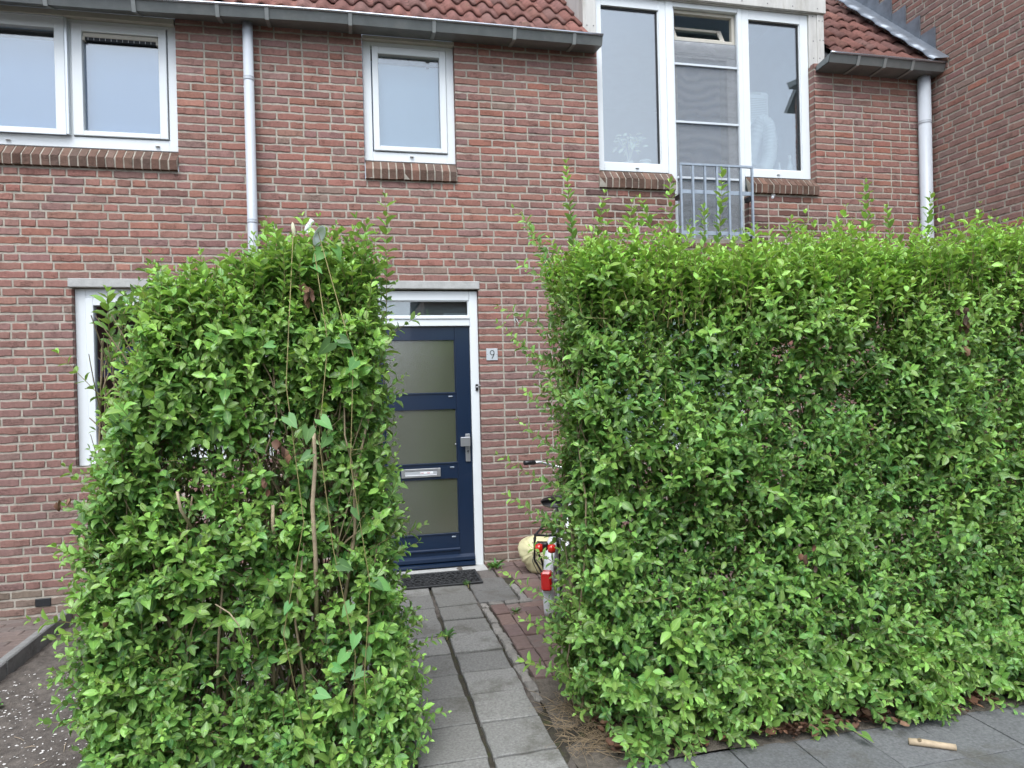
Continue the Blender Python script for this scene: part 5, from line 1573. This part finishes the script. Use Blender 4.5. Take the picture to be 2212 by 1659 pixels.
q.add(vs, [[i * 10 + k, i * 10 + (k + 1) % 10, (i + 1) * 10 + (k + 1) % 10, (i + 1) * 10 + k] for i in range(4) for k in range(10)] + [list(range(10)), list(range(40, 50))[::-1]]); q.build('saddle', M['black'], bk)
q = MB(); q.tube([(.78, 0, .60), (.755, 0, .84)], .013, 10); q.tube([(.66, -.27, .905), (.72, -.18, .90), (.755, -.05, .86), (.755, .05, .86), (.72, .18, .90), (.66, .27, .905)], .011, 8); hbk = q.build('handlebar', M['steel'], bk)
for s_ in (-1, 1):
    q = MB(); q.tube([(.62, s_ * .285, .908), (.69, s_ * .225, .903)], .017, 10); q.build('grip', M['black'], hbk)
q = MB(); q.lathe([(.0, .03), (.026, .025), (.034, 0), (.026, -.03), (0, -.035)], 14, (.85, 0, .80), (1, 0, 0)); q.build('headlight', M['white'], bk)
q = MB(); q.tube([(.30, -.06, .28), (.30, .06, .28)], .014, 8); q.tube([(.30, -.065, .28), (.37, -.070, .14)], .009, 6); q.tube([(.30, .065, .28), (.23, .070, .42)], .009, 6)
q.box(.345, .405, -.150, -.072, .125, .15, .004); q.box(.20, .26, .072, .150, .41, .435, .004); q.build('pedals', M['black'], bk)

# things standing behind the dormer windows
ac = thing('air_conditioner', 'white portable air conditioner with ribbed exhaust hose behind the right dormer window', 'air conditioner', (3.86, .62, 2.72))
O_ = (3.86, .62, 2.72)
q = MB(); q.box(3.66, 4.045, .45, .80, 2.76, 4.285, .03); q.m = 1
for i in range(14): q.box(3.70, 4.005, .4492, .452, 3.98 + i * .017, 3.989 + i * .017)
q.box(3.78, 3.94, .4485, .452, 4.245, 4.265); q.build('body', [M['white'], M['greyframe']], ac, O_)
q = MB()
pts, rs = [], []
path_ = [(3.80, .46, 3.55), (3.825, .38, 3.82), (3.87, .34, 3.93), (3.915, .32, 3.90), (3.935, .31, 3.78), (3.925, .30, 3.62), (3.88, .29, 3.50), (3.82, .29, 3.44)]
for i in range(len(path_) - 1):
    for k in range(14):
        u = k / 14; a = Vector(path_[max(0, i - 1)]); b = Vector(path_[i]); c = Vector(path_[i + 1]); d = Vector(path_[min(len(path_) - 1, i + 2)])
        p = .5 * ((2 * b) + (-a + c) * u + (2 * a - 5 * b + 4 * c - d) * u * u + (-a + 3 * b - 3 * c + d) * u ** 3)
        pts.append(p); rs.append(.068 if (i * 14 + k) % 3 else .060)
q.tube(pts, rs, 20); q.build('hose', M['white'], ac, O_)
pp = thing('potted_plant', 'pale leaved house plant behind the left dormer window', 'plant', (2.47, .27, 3.393))
O_ = (2.47, .27, 3.393)
lv = Leaves(); n = 60
el = U(.1, 1.5, n); a = U(0, 6.28, n); rr = U(.05, .15, n)
P = np.stack([2.47 + rr * np.cos(a) * np.cos(el), .27 + .6 * rr * np.sin(a) * np.cos(el), 3.56 + rr * 1.3 * np.sin(el)], 1)
lv.add(P, np.stack([np.cos(a), np.sin(a) * .5, U(-.9, .3, n)], 1), np.stack([U(-.3, .3, n), -np.ones(n), U(.3, 1, n)], 1), U(.045, .075, n), U(0, 1, n), .5)
lv.build('leaves', M['plantin'], pp, off=O_)
q = MB(); q.lathe([(.030, 0), (.040, .07), (.043, .075), (.036, .075), (.034, .06), (0, .06)], 16, (2.47, .27, 3.393)); q.build('pot', M['white'], pp, O_)
q = MB()
for k in range(7):
    u = k * .9; q.tube([(2.47, .27, 3.45), (2.47 + .03 * math.cos(u), .27 + .02 * math.sin(u), 3.55), (2.47 + .09 * math.cos(u), .27 + .05 * math.sin(u), 3.66)], .002, 5)
q.build('stalks', M['plantin'], pp, O_)
jr = thing('candle_jar', 'white round jar on the window board behind the left dormer window', 'jar', (2.605, .22, 3.393))
q = MB(); q.lathe([(0, 0), (.050, 0), (.052, .004), (.052, .050), (.048, .053)], 20); q.build('body', M['white'], jr)
q = MB(); q.lathe([(.053, .0535), (.055, .056), (.055, .070), (.050, .074), (0, .075)], 20); q.build('lid', M['white'], jr)
for (x, s_, lab) in ((4.10, 1.0, 'pale glass bottle on the window board at the right edge of the right dormer window'), (3.985, .62, 'short pale bottle left of the taller one behind the right dormer window')):
    bt = thing('bottle', lab, 'bottle', (x, .24, 3.393), 0, 'bottles on the window board')
    q = MB(); q.lathe([(0, 0), (.030 * s_, 0), (.032 * s_, .01), (.032 * s_, .085 * s_), (.013 * s_, .12 * s_), (.012 * s_, .165 * s_)], 16); q.build('body', M['bottle'], bt)
    q = MB(); q.lathe([(.014 * s_, .1652 * s_), (.0145 * s_, .200 * s_), (0, .202 * s_)], 16); q.build('cap', M['white'], bt)
